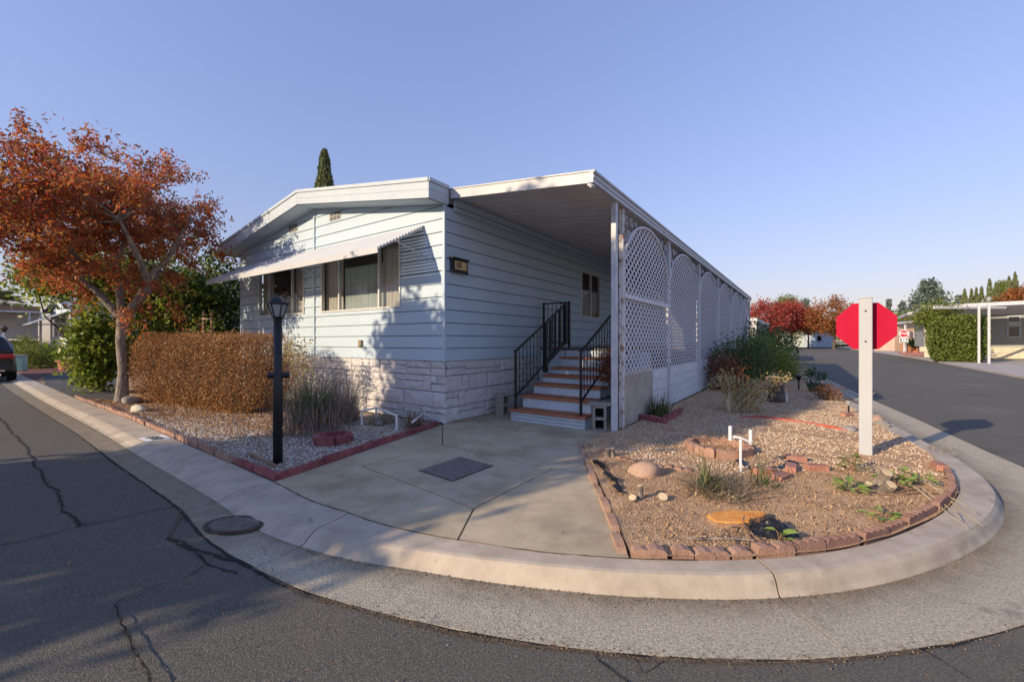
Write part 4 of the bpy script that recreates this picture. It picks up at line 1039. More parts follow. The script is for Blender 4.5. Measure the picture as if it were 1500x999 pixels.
# the tree across the left street whose crown shades the road and the driveway
t = thing('street_tree', 'dense evergreen tree across the left street that shades the driveway', 'tree', (-9.85, -.12, -.06))
b = MB(); limb(b, (0, 0, -.05), (0, 0, 3.2), .22, .14, .05, 6, 10)
f_ = NR.uniform(0, 1, 380); z_ = 1.5+6.1*f_; r_ = (2.0*(1-f_**1.7)+.3)*np.sqrt(NR.uniform(.05, 1, 380)); a_ = NR.uniform(0, 6.28, 380)
cl = np.stack([r_*np.cos(a_), r_*np.sin(a_), z_], 1)
for i in range(14): limb(b, (0, 0, 2.2+.06*i), cl[i], .06, .015, .12, 5, 6)
b.build('trunk', MT['bark'], t, smooth=True)
lob = NR.uniform(1.1, 2.7, (60, 1))*np.array([[-.531, .847, 0]])+np.stack([NR.uniform(-.5, .5, 60), NR.uniform(-.5, .5, 60), NR.uniform(3.9, 5.9, 60)], 1)
cl = np.concatenate([cl, lob])
leaves('crown', cloud(cl, 90, .20), .15, .27, MT['darkleaf'], t)

# ------------------------------------------------------------------ left bed: lamp post, planter, small plants
lp = at(407, 680)
t = thing('lamp_post', 'black lamp post with glass lantern and crossbar at the driveway corner', 'lamp post', lp, R(20))
MB().tube([(0, 0, -.05), (0, 0, 1.0), (0, 0, 1.02), (0, 0, 1.58)], [.051, .051, .044, .044], 16).build('pole', MT['blackpost'], t, smooth=True)
MB().tube([(0, 0, 1.58), (0, 0, 1.64), (0, 0, 1.66)], [.040, .048, .034], 14).build('collar', MT['blackpost'], t)
MB().tube([(-.10, .0, 1.01), (-.06, .0, 1.01), (.12, .0, 1.01)], [.036, .036, .036], 12).build('crossbar', MT['blackpost'], t)
ln = MB()
for zz, r_ in ((1.665, .055), (1.815, .100)):
    pass
ln.lathe([(.05, 1.655), (.062, 1.665), (.062, 1.675), (.03, 1.676)], n=6); ln.lathe([(.108, 1.812), (.118, 1.818), (.118, 1.832), (.07, 1.885), (.03, 1.905), (.014, 1.912), (.012, 1.93), (.001, 1.945)], n=6)
lo_ = ln.build('lantern', MT['blackpost'], t)
MB().lathe([(.052, 1.676), (.098, 1.812)], n=6).build('pane', MT['lampglass'], lo_)
b = MB()
for k in range(6):
    a = 2*math.pi*k/6; b.bar((.056*math.cos(a), .056*math.sin(a), 1.672), (.104*math.cos(a), .104*math.sin(a), 1.815), .010)
b.build('bars', MT['blackpost'], lo_)
def ring_planter(label, c, r, m, n, a0=0.0, a1=2*math.pi, h=.12):
    t = thing('ring_planter', label, 'planter', c); L_ = r*(a1-a0)/n; me = scallop_mesh(L_*1.0, h, .075, 2); me.materials.append(m)
    for k in range(n):
        a = a0+(a1-a0)*(k+.5)/n; o = link('edging_block', me, None, t, (r*math.cos(a), r*math.sin(a), rnd.uniform(-.01, .008)), (rnd.uniform(-.05, .05), 0, a+math.pi/2))
    return t
ring_planter('small ring of maroon scalloped blocks in the pale gravel', at(482, 651)+Vector((0, .12, 0)), .21, MT['edgingdark'], 6)
rp = ring_planter('wide ring of red scalloped blocks round dry stalks', at(1052, 662)+Vector((0, .0, 0)), .34, MT['edging'], 9)
B = at(1052, 662)+Vector((0, 0, .04)); P = np.array([[B.x+rnd.uniform(-.22, .22), B.y+rnd.uniform(-.2, .2), .03] for _ in range(260)])
o = blades('dry_stalks', P, .04, .12, .006, MT['litter'], None, 1.0, .6); props(o, 'dry brown stalks inside the wide red ring', 'dry plant')
# low grass like shrubs in front of the stone skirt
def tuft(name, label, c, r, n, lo, hi, wd, m, cat='grass clump', lean=.35, bend=.9, group=None):
    A_ = NR.uniform(0, 2*np.pi, n); Rr = r*np.sqrt(NR.uniform(0, 1, n)); P = np.stack([c.x+Rr*np.cos(A_), c.y+Rr*np.sin(A_), np.full(n, .015)], 1)
    o = blades(name, P, lo, hi, wd, m, None, lean, bend); props(o, label, cat, group); return o
tuft('grass_clump', 'tall half dry grass clump between lamp post and stone skirt', at(455, 628), .26, 420, .5, 1.0, .018, MT['bushleaf'], lean=.3, bend=.9)
tuft('grass_clump', 'grey dead grass stalks drooping round the tall clump', at(452, 634), .48, 420, .4, .95, .010, MT['drymix'], lean=.45, bend=1.0)
s_ = shrub('dry_bush', 'greyish twiggy dead bush against the stone skirt', at(505, 620), (.50, .4, .42), (.1, .1, .62), 46, 26, .10, .015, .035, 'drymix', cat='bush', stems=46, bark='paletwig', sr=.006)
tuft('dry_bush', 'fan of fine grey dead stems before the stone skirt', at(500, 618), .30, 620, .45, 1.0, .006, MT['drymix'], cat='bush', lean=.38, bend=.35)
shrub('rose_bush', 'thin leggy rose bush right of the lamp post', at(437, 612), (.28, .2, .45), (0, 0, 1.15), 16, 26, .09, .03, .07, 'roseleaf', cat='bush', stems=12, bark='twig', sr=.008)
tuft('grass_clump', 'small withered clump at the house corner by the driveway', at(606, 628), .16, 170, .18, .45, .012, MT['grassdry'], lean=.5, bend=.9)
tuft('grass_clump', 'low straw coloured clump at the foot of the grey bush', at(560, 622), .2, 120, .12, .3, .01, MT['grassdry'], lean=.7, bend=.9)
t = thing('pipe_rack', 'low white pipe frame lying before the stone skirt', 'pipe frame')
q0, q1, q2, q3 = at(529, 624), at(530, 606), at(548, 600), at(588, 612)
z_ = .24
for a_, c_ in ((at(530, 624), at(551, 618)), (at(551, 618), at(581, 632))):
    MB().tube([a_+Vector((0, 0, z_)), c_+Vector((0, 0, z_))], .018, 8).build('pipe', MT['pvc'], t)
    MB().tube([a_, a_+Vector((0, 0, z_+.02))], .018, 8).build('leg', MT['pvc'], t)
MB().tube([at(581, 632), at(581, 632)+Vector((0, 0, z_+.02))], .018, 8).build('leg', MT['pvc'], t)
MB().tube([at(604, 634)+Vector((0, 0, .16)), at(622, 622)+Vector((0, 0, .2))], .018, 8).build('pipe', MT['pvc'], t)
def rock(name, label, c, r, m, cat='rock', flat=.6, seed=0, group=None):
    q = random.Random(seed); import bmesh
    bm = bmesh.new(); bmesh.ops.create_icosphere(bm, subdivisions=3, radius=1)
    ph = [q.uniform(0, 6) for _ in range(6)]
    for v in bm.verts:
        n_ = 1+.13*math.sin(v.co.x*2.6+ph[0])+.11*math.sin(v.co.y*3.1+ph[1])+.08*math.sin(v.co.z*4+ph[2]+v.co.x*3)+.04*math.sin(v.co.x*9+ph[3])*math.sin(v.co.y*8+ph[4])
        v.co = Vector((v.co.x*r[0], v.co.y*r[1], v.co.z*r[2]))*n_
    me = bpy.data.meshes.new(name); bm.to_mesh(me); bm.free(); me.polygons.foreach_set('use_smooth', [True]*len(me.polygons))
    o = link(name, me, MT[m], None, c, (0, 0, q.uniform(0, 3))); props(o, label, cat, group); return o
rock('rock', 'dark rounded rock at the foot of the autumn tree', at(192, 592)+Vector((0, 0, .06)), (.22, .16, .13), 'greyrock', seed=2)
rock('rock', 'pale jagged rock in the gravel by the pink edging', at(205, 604)+Vector((0, 0, .03)), (.20, .13, .10), 'creamstone', seed=4)
rock('rock', 'small round stone before the pipe frame', at(556, 624)+Vector((0, 0, .04)), (.08, .07, .07), 'greyrock', seed=6)
kp = [at(395, 704, .0), at(350, 672, .0)]
o = MB().bar(at(404, 688)+Vector((0, 0, .03)), at(366, 668)+Vector((0, 0, .03)), .035, .03).build('wood_stake', MT['twig']); props(o, 'weathered wooden stake lying in gravel by the lamp post', 'stake')
# painted kerb number
pw_ = [at(209, 643, .006), at(224, 649.5, .006), at(245, 641.5, .006), at(231, 636, .006)]
t = thing('kerb_number', 'white painted rectangle with black house number on the kerb', 'painted number', (0, 0, 0))
cp = sum(pw_, Vector())/4; ex = (pw_[1]-pw_[0]); ex.z = 0; ex.normalize(); ey = Vector((-ex.y, ex.x, 0))
w_, h_ = .44, .29
MB().add([cp+ex*(a*w_/2)+ey*(c*h_/2)+Vector((0, 0, .001)) for a, c in ((-1, -1), (1, -1), (1, 1), (-1, 1))], [(0, 1, 2, 3)]).build('paint', MT['paintwhite'], t)
me = text_mesh('#10', .20, .0, .006); o = link('lettering', me, MT['paintblack'], t)
o.matrix_local = Matrix.Translation(cp+Vector((0, 0, .005))) @ Matrix(((ex.x, ey.x, 0, 0), (ex.y, ey.y, 0, 0), (0, 0, 1, 0), (0, 0, 0, 1)))

# ------------------------------------------------------------------ right bed
sp = at(1268, 667); yaw = math.atan2(-sp.x, sp.y)              # the board faces straight away from the camera's corner
t = thing('stop_sign', 'back of red octagonal stop sign on thick white post', 'stop sign', (sp.x, sp.y, 0), yaw)
pwid = .128; ph = 1.4+62/FPX*sp.y
b = MB().box((0, 0, ph/2-.1), (pwid, pwid, ph+.2)); b.build('post', MT['post'], t, bevel=.006)
MB().box((0, 0, ph+.006), (pwid+.008, pwid+.008, .012)).build('post_cap', MT['post'], t)
zc0 = 1.4+22/FPX*sp.y; ro = .285/math.cos(math.pi/8)
octp = [(ro*math.cos(math.pi/8+k*math.pi/4), ro*math.sin(math.pi/8+k*math.pi/4)) for k in range(8)]
y_ = pwid/2+.004
bo = MB().extrude([Vector((x*1.015, y_, zc0+z)) for x, z in octp], [Vector((x*1.015, y_+.006, zc0+z)) for x, z in octp]).build('board', MT['signred'], t)
k_ = .95
MB().extrude([Vector((x, y_+.007, zc0+z)) for x, z in octp], [Vector((x, y_+.0075, zc0+z)) for x, z in octp]).build('border', MT['signwhite'], bo)
MB().extrude([Vector((x*k_, y_+.0085, zc0+z*k_)) for x, z in octp], [Vector((x*k_, y_+.009, zc0+z*k_)) for x, z in octp]).build('face', MT['signred'], bo)
me = text_mesh('STOP', .20, .001, .003); o = link('lettering', me, MT['signwhite'], bo); o.matrix_local = Matrix.Translation((0, y_+.012, zc0)) @ Matrix(((-1, 0, 0, 0), (0, 0, 1, 0), (0, 1, 0, 0), (0, 0, 0, 1)))
for zz in (zc0+.18, zc0-.19): MB().tube([(0, -pwid/2-.004, zz), (0, -pwid/2+.002, zz)], .012, 8).build('bolt', MT['iron'], t)
# sprinkler riser
s0 = at(1085, 694); t = thing('sprinkler_riser', 'white plastic pipe sprinkler riser with two upright ends', 'sprinkler', s0)
u = s0.y/FPX; f_ = 1.0
MB().tube([(0, 0, -.03), (0, 0, .36)], .013, 10).build('riser_pipe', MT['pvc'], t)
MB().tube([(-.10, .02, .37), (-.05, .01, .385), (0, 0, .375), (.05, .0, .355), (.10, .0, .33)], .013, 8).build('cross_pipe', MT['pvc'], t)
for x, z in ((-.105, .37), (.11, .33)): MB().tube([(x, .01, z-.02), (x, .01, z+.13)], [.017, .017], 10).build('upright', MT['pvc'], t)
# tulip edging round the grasses at the wall
edging('low maroon scalloped edging round the plants below the lattice', [at(936, 616), at(968, 622), at(984, 617), at(998, 606)], .20, MT['edgingdark'], .13, .07, 2, wob=.06)
tuft('grass_clump', 'green strappy clump under the corrugated sheet', at(966, 612), .18, 150, .25, .55, .022, MT['grassgreen'], lean=.5, bend=.8)
tuft('grass_clump', 'dry stalks beside the green strappy clump', at(942, 608), .2, 40, .3, .8, .008, MT['twig'], lean=.4, bend=.5)
# smooth pinkish rock
rock('rock', 'smooth pinkish dome shaped rock on the bare soil', at(946, 704)+Vector((0, .13, .0)), (.175, .14, .14), 'rock', seed=9)
# bricks
def brick(label, px, py, rz, tilt=0.0, z=.02):
    p = at(px, py); o = MB().box((0, 0, .03), (.21, .10, .065)).build('loose_brick', MT['brick'], None, loc=(p.x, p.y, z), rot=(tilt, 0, rz), bevel=.005)
    props(o, label, 'brick', 'loose red bricks on the soil'); return o
brick('red brick lying flat nearest the sprinkler riser', 1118, 697, R(10))
brick('tilted red brick between the two lying ones', 1142, 705, R(35), .25)
brick('red brick at the back with a gap beside it', 1165, 678, R(-15), 0)
brick('red brick lying nearest the sign post', 1196, 692, R(-8))
brick('red brick half sunk right of the grass heap', 1158, 692, R(55), .1)
brick('small red brick behind the solar light', 1240, 612, R(20))
brick('red brick showing at the right edge of the gravel', 1376, 690, R(60), .1)
# stumps
t = thing('tree_stump', 'low sawn stump with fresh orange cut face', 'stump', at(1089, 777)+Vector((0, .10, 0)), R(3))
def blob(r, n=26, a=.0): 
    out = []
    for k in range(n):
        th = 2*math.pi*k/n; x, y = .215*math.cos(th), .105*math.sin(th)
        if x > .06: y *= .62+.5*max(0, (x-.12))/.09*.6
        w2 = 1+.07*math.sin(3*th+.6)+.05*math.sin(5*th+2)+.02*math.sin(11*th); out.append((x*w2*r, y*w2*r))
    return out
o1 = blob(1.08); o2 = blob(1.0); b = MB(); n = len(o1)
b.v = [(x*1.06, y*1.12, -.03) for x, y in o1]+[(x*1.0, y*1.0, .06+.02*x/.24) for x, y in o2]; b.f = [(i, (i+1) % n, n+(i+1) % n, n+i) for i in range(n)]
b.build('bark', MT['stumpbark'], t, smooth=True)
b = MB(); b.v = [(x*1.02, y*1.02, .061+.02*x/.24) for x, y in o2]+[(x*.96, y*.96, .070+.02*x/.24) for x, y in o2]; b.f = [(i, (i+1) % n, n+(i+1) % n, n+i) for i in range(n)]+[tuple(range(n, 2*n))]
b.build('cut_face', MT['cutwood'], t)
def stub(label, px, py, r, h, lean=(0, 0)):
    p = at(px, py); t = thing('stump', label, 'small stump', p, 0, 'cut stubs on the bare soil')
    a_, c_ = Vector((0, 0, -.03)), Vector((lean[0], lean[1], h))
    MB().tube([a_, a_.lerp(c_, .6), c_], [r*1.15, r, r], 9).build('bark', MT['bark'], t)
    d_ = (c_-a_).normalized(); MB().tube([c_+d_*.001, c_+d_*.006], [r*.92, r*.9], 9).build('cut_face', MT['cutpale'], t)
stub('upright cut stub with pale top left of the grass heap', 938, 734, .028, .13, (.0, .01))
stub('round cut stub lying low at the left of the soil', 928, 735, .036, .05, (-.02, -.04))
stub('fat cut stub nearest the grass heap on the left soil', 968, 733, .045, .05, (0, -.05))
stub('thin broken stub by the smooth rock', 898, 672, .03, .12, (-.01, 0))
stub('second thin broken stub beside the driveway edging', 888, 672, .03, .11, (.02, 0))
stub('taller slanting cut stub right of the sprouts', 1283, 712, .05, .16, (.02, -.10))
stub('lower slanting cut stub right of the sprouts', 1287, 722, .045, .11, (.03, -.10))
stub('small cut stub left of the slanting pair', 1266, 718, .03, .08, (0, -.05))
# grass heap
gc_ = at(1060, 730)
tuft('grass_heap', 'heap of cut green and straw grass blades behind the stump', gc_+Vector((.03, .12, 0)), .30, 420, .12, .42, .010, MT['grassdry'], lean=(.85, 1.5), bend=.35)
tuft('grass_clump', 'long green blades rising from the cut grass heap', at(1050, 724)+Vector((0, .1, 0)), .15, 34, .25, .48, .020, MT['grassgreen'], lean=.75, bend=.9)
tuft('grass_clump', 'few green blades right of the sprinkler riser', at(1118, 716), .12, 30, .2, .4, .016, MT['grassgreen'], lean=.8, bend=.6)
# sprouts: leaves large enough to be told apart
def sprout(label, px, py, n, s, spread, leaf='limeleaf', h=.1):
    c = at(px, py); t = thing('leafy_sprout', label, 'sprout', c, 0, 'green sprouts on the bare soil')
    b = MB()
    for k in range(n):
        a = rnd.uniform(0, 6.28); r = spread*rnd.uniform(.3, 1); p = Vector((r*math.cos(a), r*math.sin(a), h*rnd.uniform(.4, 1.2))); b.tube([(0, 0, 0), p*.6+Vector((0, 0, .02)), p], .003, 4, False)
        d = Vector((math.cos(a), math.sin(a), rnd.uniform(-.3, .5))).normalized(); w2 = d.cross(Vector((0, 0, 1))).normalized(); L_ = s*rnd.uniform(.7, 1.2); nn = w2.cross(d)*.12*L_
        v = [p, p+d*L_*.35+w2*L_*.27+nn, p+d*L_*.75+w2*L_*.2+nn*.8, p+d*L_, p+d*L_*.75-w2*L_*.2+nn*.8, p+d*L_*.35-w2*L_*.27+nn, p+d*L_*.4-nn*.2]
        MB().add(v, [(0, 1, 6), (1, 2, 6), (2, 3, 6), (3, 4, 6), (4, 5, 6), (5, 0, 6)]).build('leaf', MT[leaf], t)
    b.build('stems', MT['twig'], t)
sprout('bushy lime green sprout nearest the white post', 1249, 694, 34, .07, .10, h=.15)
sprout('low sprout with broad green leaves in front of the bushy one', 1243, 724, 14, .12, .08, 'sproutleaf', .09)
sprout('green sprout right of the slanting stubs', 1314, 716, 16, .11, .10, 'sproutleaf', .10)
sprout('single upright green sprout farthest right', 1342, 712, 10, .11, .08, 'sproutleaf', .12)
sprout('small yellow green sprout lying on the soil nearest the kerb bend', 1294, 762, 12, .08, .08, 'sproutleaf', .06)
sprout('bright green leaves in front of the black plastic', 1142, 796, 8, .10, .06, 'sproutleaf', .07)
# black plastic
q = random.Random(5); c_ = at(1140, 788)+Vector((.0, .06, 0)); b = MB(); n_ = 30
for i in range(n_):
    for j in range(n_):
        x, y = (i/(n_-1)-.5)*.32, (j/(n_-1)-.5)*.26; r2 = (x/.16)**2+(y/.13)**2
        b.v.append((x+q.uniform(-.003, .003), y+q.uniform(-.003, .003), max(0, .10*math.exp(-r2*1.5)+.020*abs(math.sin(x*34+y*19+2*math.sin(y*23)))*math.exp(-r2)+.010*math.sin(x*95+2*math.sin(y*60))*math.exp(-r2*.6)+.006*math.sin(y*150-x*50)-.012)+.004))
b.f = [(i*n_+j, (i+1)*n_+j, (i+1)*n_+j+1, i*n_+j+1) for i in range(n_-1) for j in range(n_-1)]
o = b.build('plastic_sheet', MT['plastic'], None, loc=c_, smooth=True); props(o, 'crumpled black plastic sheet beside the orange stump', 'plastic sheet')
def cloth(label, pts, wd):
    b = ribbon([at(*p) for p in pts], wd, .01, lambda x, y: .03+.022*fbm(x*7, y*7)+.012); o = b.build('weed_fabric', MT['plastic']); props(o, label, 'weed fabric', 'strips of black weed fabric')
cloth('torn black weed fabric behind the sprinkler riser', [(1078, 680), (1100, 690), (1130, 692), (1165, 682)], .07)
cloth('torn black weed fabric along the driveway edging', [(872, 680), (890, 700), (905, 716), (908, 730)], .06)
# twigs and long stems
def sticks(name, label, segs, r, m, cat, wob=.05):
    t = thing(name, label, cat); 
    for a_, c_ in segs:
        b = MB(); limb(b, a_, c_, r, r*.5, wob, 5, 5); b.build('stem', MT[m], t)
    return t
Z = lambda p, z: at(*p)+Vector((0, 0, z))
sticks('cut_branch', 'long pale cut stems hanging over the bend of the kerb', [(Z((1345, 708), .05), Z((1390, 752), .04)+Vector((.12, -.1, 0))), (Z((1352, 722), .04), Z((1408, 768), .03)), (Z((1330, 716), .05), Z((1418, 778), .03)), (Z((1360, 714), .05), Z((1440, 770), .0))], .007, 'paletwig', 'cut stems')
sticks('cut_branch', 'long brown branch lying across the soil to the kerb', [(Z((1250, 730), .03), Z((1405, 726), .03)), (Z((1300, 728), .03), Z((1350, 722), .05))], .012, 'twig', 'branch')
sticks('cut_branch', 'thin twigs lying right of the orange stump', [(Z((1150, 745), .03), Z((1300, 758), .03)), (Z((1230, 752), .03), Z((1320, 745), .02)), (Z((1160, 735), .03), Z((1215, 742), .03))], .006, 'twig', 'twigs')
sticks('cut_branch', 'grey dead branch along the front edging of the soil', [(Z((1005, 795), .03), Z((1105, 800), .04))], .012, 'bark', 'branch')
sticks('root_tangle', 'pale torn roots before the orange stump', [(Z((1085, 762), .06), Z((1078, 806), .03)), (Z((1092, 765), .07), Z((1098, 812), .03)), (Z((1100, 770), .05), Z((1112, 818), .0)), (Z((1080, 780), .04), Z((1070, 815), .02)), (Z((1095, 785), .05), Z((1120, 812), .03))], .006, 'twig', 'roots', .15)
sticks('fallen_stem', 'yellow bent stem lying between gravel and red ring', [(Z((985, 628), .12), Z((1012, 664), .02))], .008, 'paletwig', 'stem')
sticks('bare_weed', 'thin bare weed right of the white post', [(Z((1268, 600), .0), Z((1262, 598), .0)+Vector((.12, 0, .42))), (Z((1268, 600), .18)+Vector((.03, 0, 0)), Z((1268, 600), .36)+Vector((.2, 0, 0)))], .006, 'paletwig', 'weed')
for lab, px, py in (('red hose laid over the gravel from the rose stump', 0, 0),):
    b = MB(); pts = [Z((1085, 615), .03), Z((1110, 613), .03), Z((1150, 618), .03), Z((1190, 624), .03), Z((1225, 630), .03), Z((1242, 634), .02)]
    b.tube(catmull([tuple(p) for p in pts], 4), .022, 8); o = b.build('garden_hose', MT['hose'], None, smooth=True); props(o, lab, 'hose')
rock('rock', 'small grey stone at the end of the red hose', at(1243, 632)+Vector((0, 0, .03)), (.14, .09, .05), 'greyrock', seed=13)
rock('rock', 'dark stone by the edging between post and kerb', at(1292, 625)+Vector((0, 0, .03)), (.10, .08, .07), 'greyrock', seed=15)
rock('rock', 'tan stone right of the white post', at(1284, 622)+Vector((0, 0, .05)), (.13, .10, .10), 'rock', seed=16)
# solar garden light
p = at(1243, 607); t = thing('solar_light', 'small solar path light behind the white post', 'garden light', p)
MB().tube([(0, 0, 0), (0, 0, .18)], .015, 8).build('stake', MT['blackpost'], t)
MB().lathe([(.03, .17), (.055, .27), (.055, .275)], n=12).build('lens', MT['lampglass'], t); MB().lathe([(.075, .272), (.085, .285), (.05, .30), (.002, .305)], n=12).build('cap', MT['iron'], t)
# stump, pot and small things near the wall
p = at(1137, 590); t = thing('tree_stump', 'dark old sawn stump behind the withered rose', 'stump', p)
MB().tube([(0, 0, -.05), (0, 0, .1), (0, 0, .30), (.01, 0, .47)], [.20, .17, .16, .16], 14).build('bark', MT['barkdark'], t, smooth=True); MB().tube([(.01, 0, .471), (.01, 0, .478)], .15, 14).build('cut_face', MT['bark'], t)
p = at(1152, 590); o = MB().tube([(0, 0, 0), (0, 0, .2)], .022, 8).build('pipe_stub', MT['pvc'], None, loc=p); props(o, 'short white pipe stub right of the dark stump', 'pipe')
p = at(1195, 575); t = thing('plant_pot', 'dark green pot with leafy plant by the right kerb', 'plant pot', p)
MB().lathe([(.15, 0), (.21, .2), (.21, .24), (.17, .24), (.16, .2)], n=16).build('pot', MT['green_pot'], t)
leaves('foliage', cloud(clumps(14, (0, 0, .42), (.22, .22, .2)), 24, .07), .05, .1, MT['darkleaf'], t)
p = at(1170, 572); t = thing('solar_light', 'black solar path light beside the dark green pot', 'garden light', p)
MB().tube([(0, 0, 0), (0, 0, .30)], .02, 8).build('stake', MT['blackpost'], t); MB().lathe([(.03, .28), (.08, .40), (.10, .41), (.002, .45)], n=12).build('cap', MT['blackpost'], t)
# withered rose with knotty trunk
p = at(1086, 605); t = thing('withered_rose', 'withered yellowing rose bush with arching bare canes', 'bush', p)
b = MB(); tips = []
for k in range(34):
    a = rnd.uniform(-.6, 2.2) if k < 24 else rnd.uniform(0, 6.28); L_ = rnd.uniform(.5, 1.0)
    s0_ = Vector((rnd.uniform(-.2, .15), rnd.uniform(-.1, .1), .0)); top_ = s0_+Vector((math.cos(a)*L_*.55, math.sin(a)*.3, L_*.75)); end_ = top_+Vector((math.cos(a)*.25, math.sin(a)*.1, -.05))
    pts = limb(b, s0_, top_, .011, .006, .1, 4, 5); limb(b, pts[-1], end_, .006, .003, .1, 3, 4)
    for q in pts[2:]+[end_]: tips += [q+Vector(NR.normal(0, .06, 3)) for _ in range(9)]
for k in range(200): tips.append(Vector((rnd.gauss(0, .2), rnd.gauss(0, .15), abs(rnd.gauss(.1, .12)))))
b.tube([(-.25, 0, -.05), (-.27, 0, .2), (-.24, .02, .38)], [.06, .05, .04], 8); b.build('canes', MT['paletwig'], t); leaves('foliage', np.array(tips), .04, .08, MT['roseleaf'], t, aspect=.55)
# bushes along the lattice and the right kerb
gb = 'green bushes below the lattice wall'
shrub('green_bush', 'dark green bush at the far end of the lattice', H(3.5, 9.4), (.95, 1.0, .7), (0, 0, .75), 60, 100, .2, .05, .10, 'bushleaf', 'bush', gb)
shrub('green_bush', 'brownish green bush close to the lattice posts', H(2.95, 8.3), (.45, .9, .55), (0, 0, .55), 26, 80, .15, .05, .09, 'brownleaf', 'bush', gb)
shrub('green_bush', 'green bush overlapping the street beyond the lattice', H(3.7, 12.5), (.95, 1.0, .7), (0, 0, .8), 50, 90, .22, .06, .11, 'greenleaf', 'bush', gb)
shrub('green_bush', 'low loose bush with yellow leaves by the right kerb', at(1166, 556), (.5, .4, .3), (0, 0, .38), 20, 60, .13, .05, .09, 'roseleaf', 'bush', gb)
shrub('green_bush', 'low weedy bush before the solar light', at(1215, 588), (.3, .35, .14), (0, 0, .2), 14, 40, .09, .04, .07, 'orangeleaf', 'bush', gb)
shrub('green_bush', 'tall leafy bush hiding the end of the lattice wall', H(3.2, 17.5), (1.2, 1.6, 1.0), (0, 0, 1.2), 50, 90, .26, .09, .16, 'darkleaf', 'bush', gb)
shrub('dead_plant', 'dead plant with dry red brown leaves beside the steps', H(2.28, 1.75), (.22, .22, .38), (0, 0, .95), 26, 34, .08, .04, .08, 'brownleaf', 'plant', None, 12, 'twig', sr=.008)
tuft('grass_clump', 'weedy dry tuft by the kerb right of the solar light', at(1228, 590), .15, 60, .1, .25, .01, MT['grassdry'])
o = tuft('kerb_weed', 'sparse green weed in the kerb joint at the bend', at(1382, 664), .16, 60, .05, .14, .006, MT['grassdry'], 'weed')
o = tuft('kerb_weed', 'dark weed tuft in the kerb joint below the driveway', at(453, 784, -.08), .03, 12, .03, .07, .006, MT['grassdry'], 'weed')

# ------------------------------------------------------------------ left background
# drive and mulch bed
iA, iB, iC = nearest(150, 596, 0), nearest(66, 562, 0), nearest(34, 548, 0)
sheet('side_drive', BACK[iB:iA+1]+[at(172, 588), far(185, 20), far(66, 17.5)], lambda x, y: .006, 0, MT['asphalt2'], kind='structure')
sheet('mulch_bed', BACK[iC:iB]+[far(65, 17.5), far(150, 20.2), far(112, 27), far(40, 27)], lambda x, y: .006, 0, MT['redmulch'], kind='structure')
p = far(100, 20.3); t = thing('terracotta_planter', 'wide terracotta bowl planter on the dark mulch', 'planter', p)
MB().lathe([(.30, 0), (.33, .06), (.36, .35), (.44, .40), (.45, .50), (.38, .50), (.36, .42)], n=20).build('bowl', MT['terracotta'], t)
def mobile_home(label, loc, rot, Wd, Ln, wall, roof, zt=3.3, pk=.5, windows=(), sidewin=(), ov=.35, base=0.0):
    t = thing('mobile_home', label, 'mobile home', loc, rot)
    P = [(0, base), (0, zt), (-Wd/2, zt+pk), (-Wd, zt), (-Wd, base)]
    MB().extrude([Vector((x, 0, z)) for x, z in P], [Vector((x, Ln, z)) for x, z in P]).build('wall', MT[wall], t)
    Q = [(.3, zt-.03), (.3, zt+.16), (-Wd/2, zt+pk+.22), (-Wd-.3, zt+.16), (-Wd-.3, zt-.03), (-Wd/2, zt+pk+.03)]
    MB().extrude([Vector((x, -ov, z)) for x, z in Q], [Vector((x, Ln+.3, z)) for x, z in Q]).build('roof', MT[roof], t)
    for s_ in (0, 1):
        x0, x1 = (.31, -Wd/2) if s_ == 0 else (-Wd/2, -Wd-.31)
        z0, z1 = (zt+.16, zt+pk+.22) if s_ == 0 else (zt+pk+.22, zt+.16)
        fascia(x0, z0, z0-.2, x1, z1, z1-.2, -ov-.03, -ov-.002).build('fascia', MT['trim'], t)
    MB().box((.315, Ln/2, zt+.06), (.03, Ln+.6, .2)).build('fascia', MT['trim'], t)
    for (x0, z0, x1, z1) in windows:
        wo_ = MB().box((-(x0+x1)/2, -.02, (z0+z1)/2), (x1-x0+.12, .05, z1-z0+.12)).build('window', MT['alu'], t)
        MB().box((-(x0+x1)/2, -.048, (z0+z1)/2), (x1-x0, .01, z1-z0)).build('pane', MT['darkglass'], wo_)
    for (y0, z0, y1, z1) in sidewin:
        wo_ = MB().box((.02, (y0+y1)/2, (z0+z1)/2), (.05, y1-y0+.12, z1-z0+.12)).build('window', MT['alu'], t)
        MB().box((.048, (y0+y1)/2, (z0+z1)/2), (.01, y1-y0, z1-z0)).build('pane', MT['darkglass'], wo_)
        MB().box((.056, (y0+y1)/2, (z0+z1)/2), (.012, y1-y0, .04)).build('sash_bar', MT['alu'], wo_)
    return t
nl = far(103, 28.5)
t = mobile_home('blue grey gabled mobile home behind the shrubs at left', nl, HR, 7.0, 16, 'nb_blue', 'nb_roof', 3.55, .75, windows=((1.2, 1.7, 3.2, 3.0), (4.2, 1.7, 5.8, 3.0)), sidewin=((1.5, 1.8, 2.6, 2.9),))
b = MB().extrude([Vector((-.6, -.02, 3.4)), Vector((-6.6, -.02, 3.4)), Vector((-6.6, -.02, 3.36)), Vector((-.6, -.02, 3.36))], [Vector((-.6, -1.7, 2.55)), Vector((-6.6, -1.7, 2.55)), Vector((-6.6, -1.7, 2.5)), Vector((-.6, -1.7, 2.5))]); b.build('awning', MT['nb_roof'], t)
for x in (-1.0, -5.2): MB().bar((x, -.05, 2.6), (x, -1.6, 2.55), .05).build('awning_strut', MT['white_metal'], t)
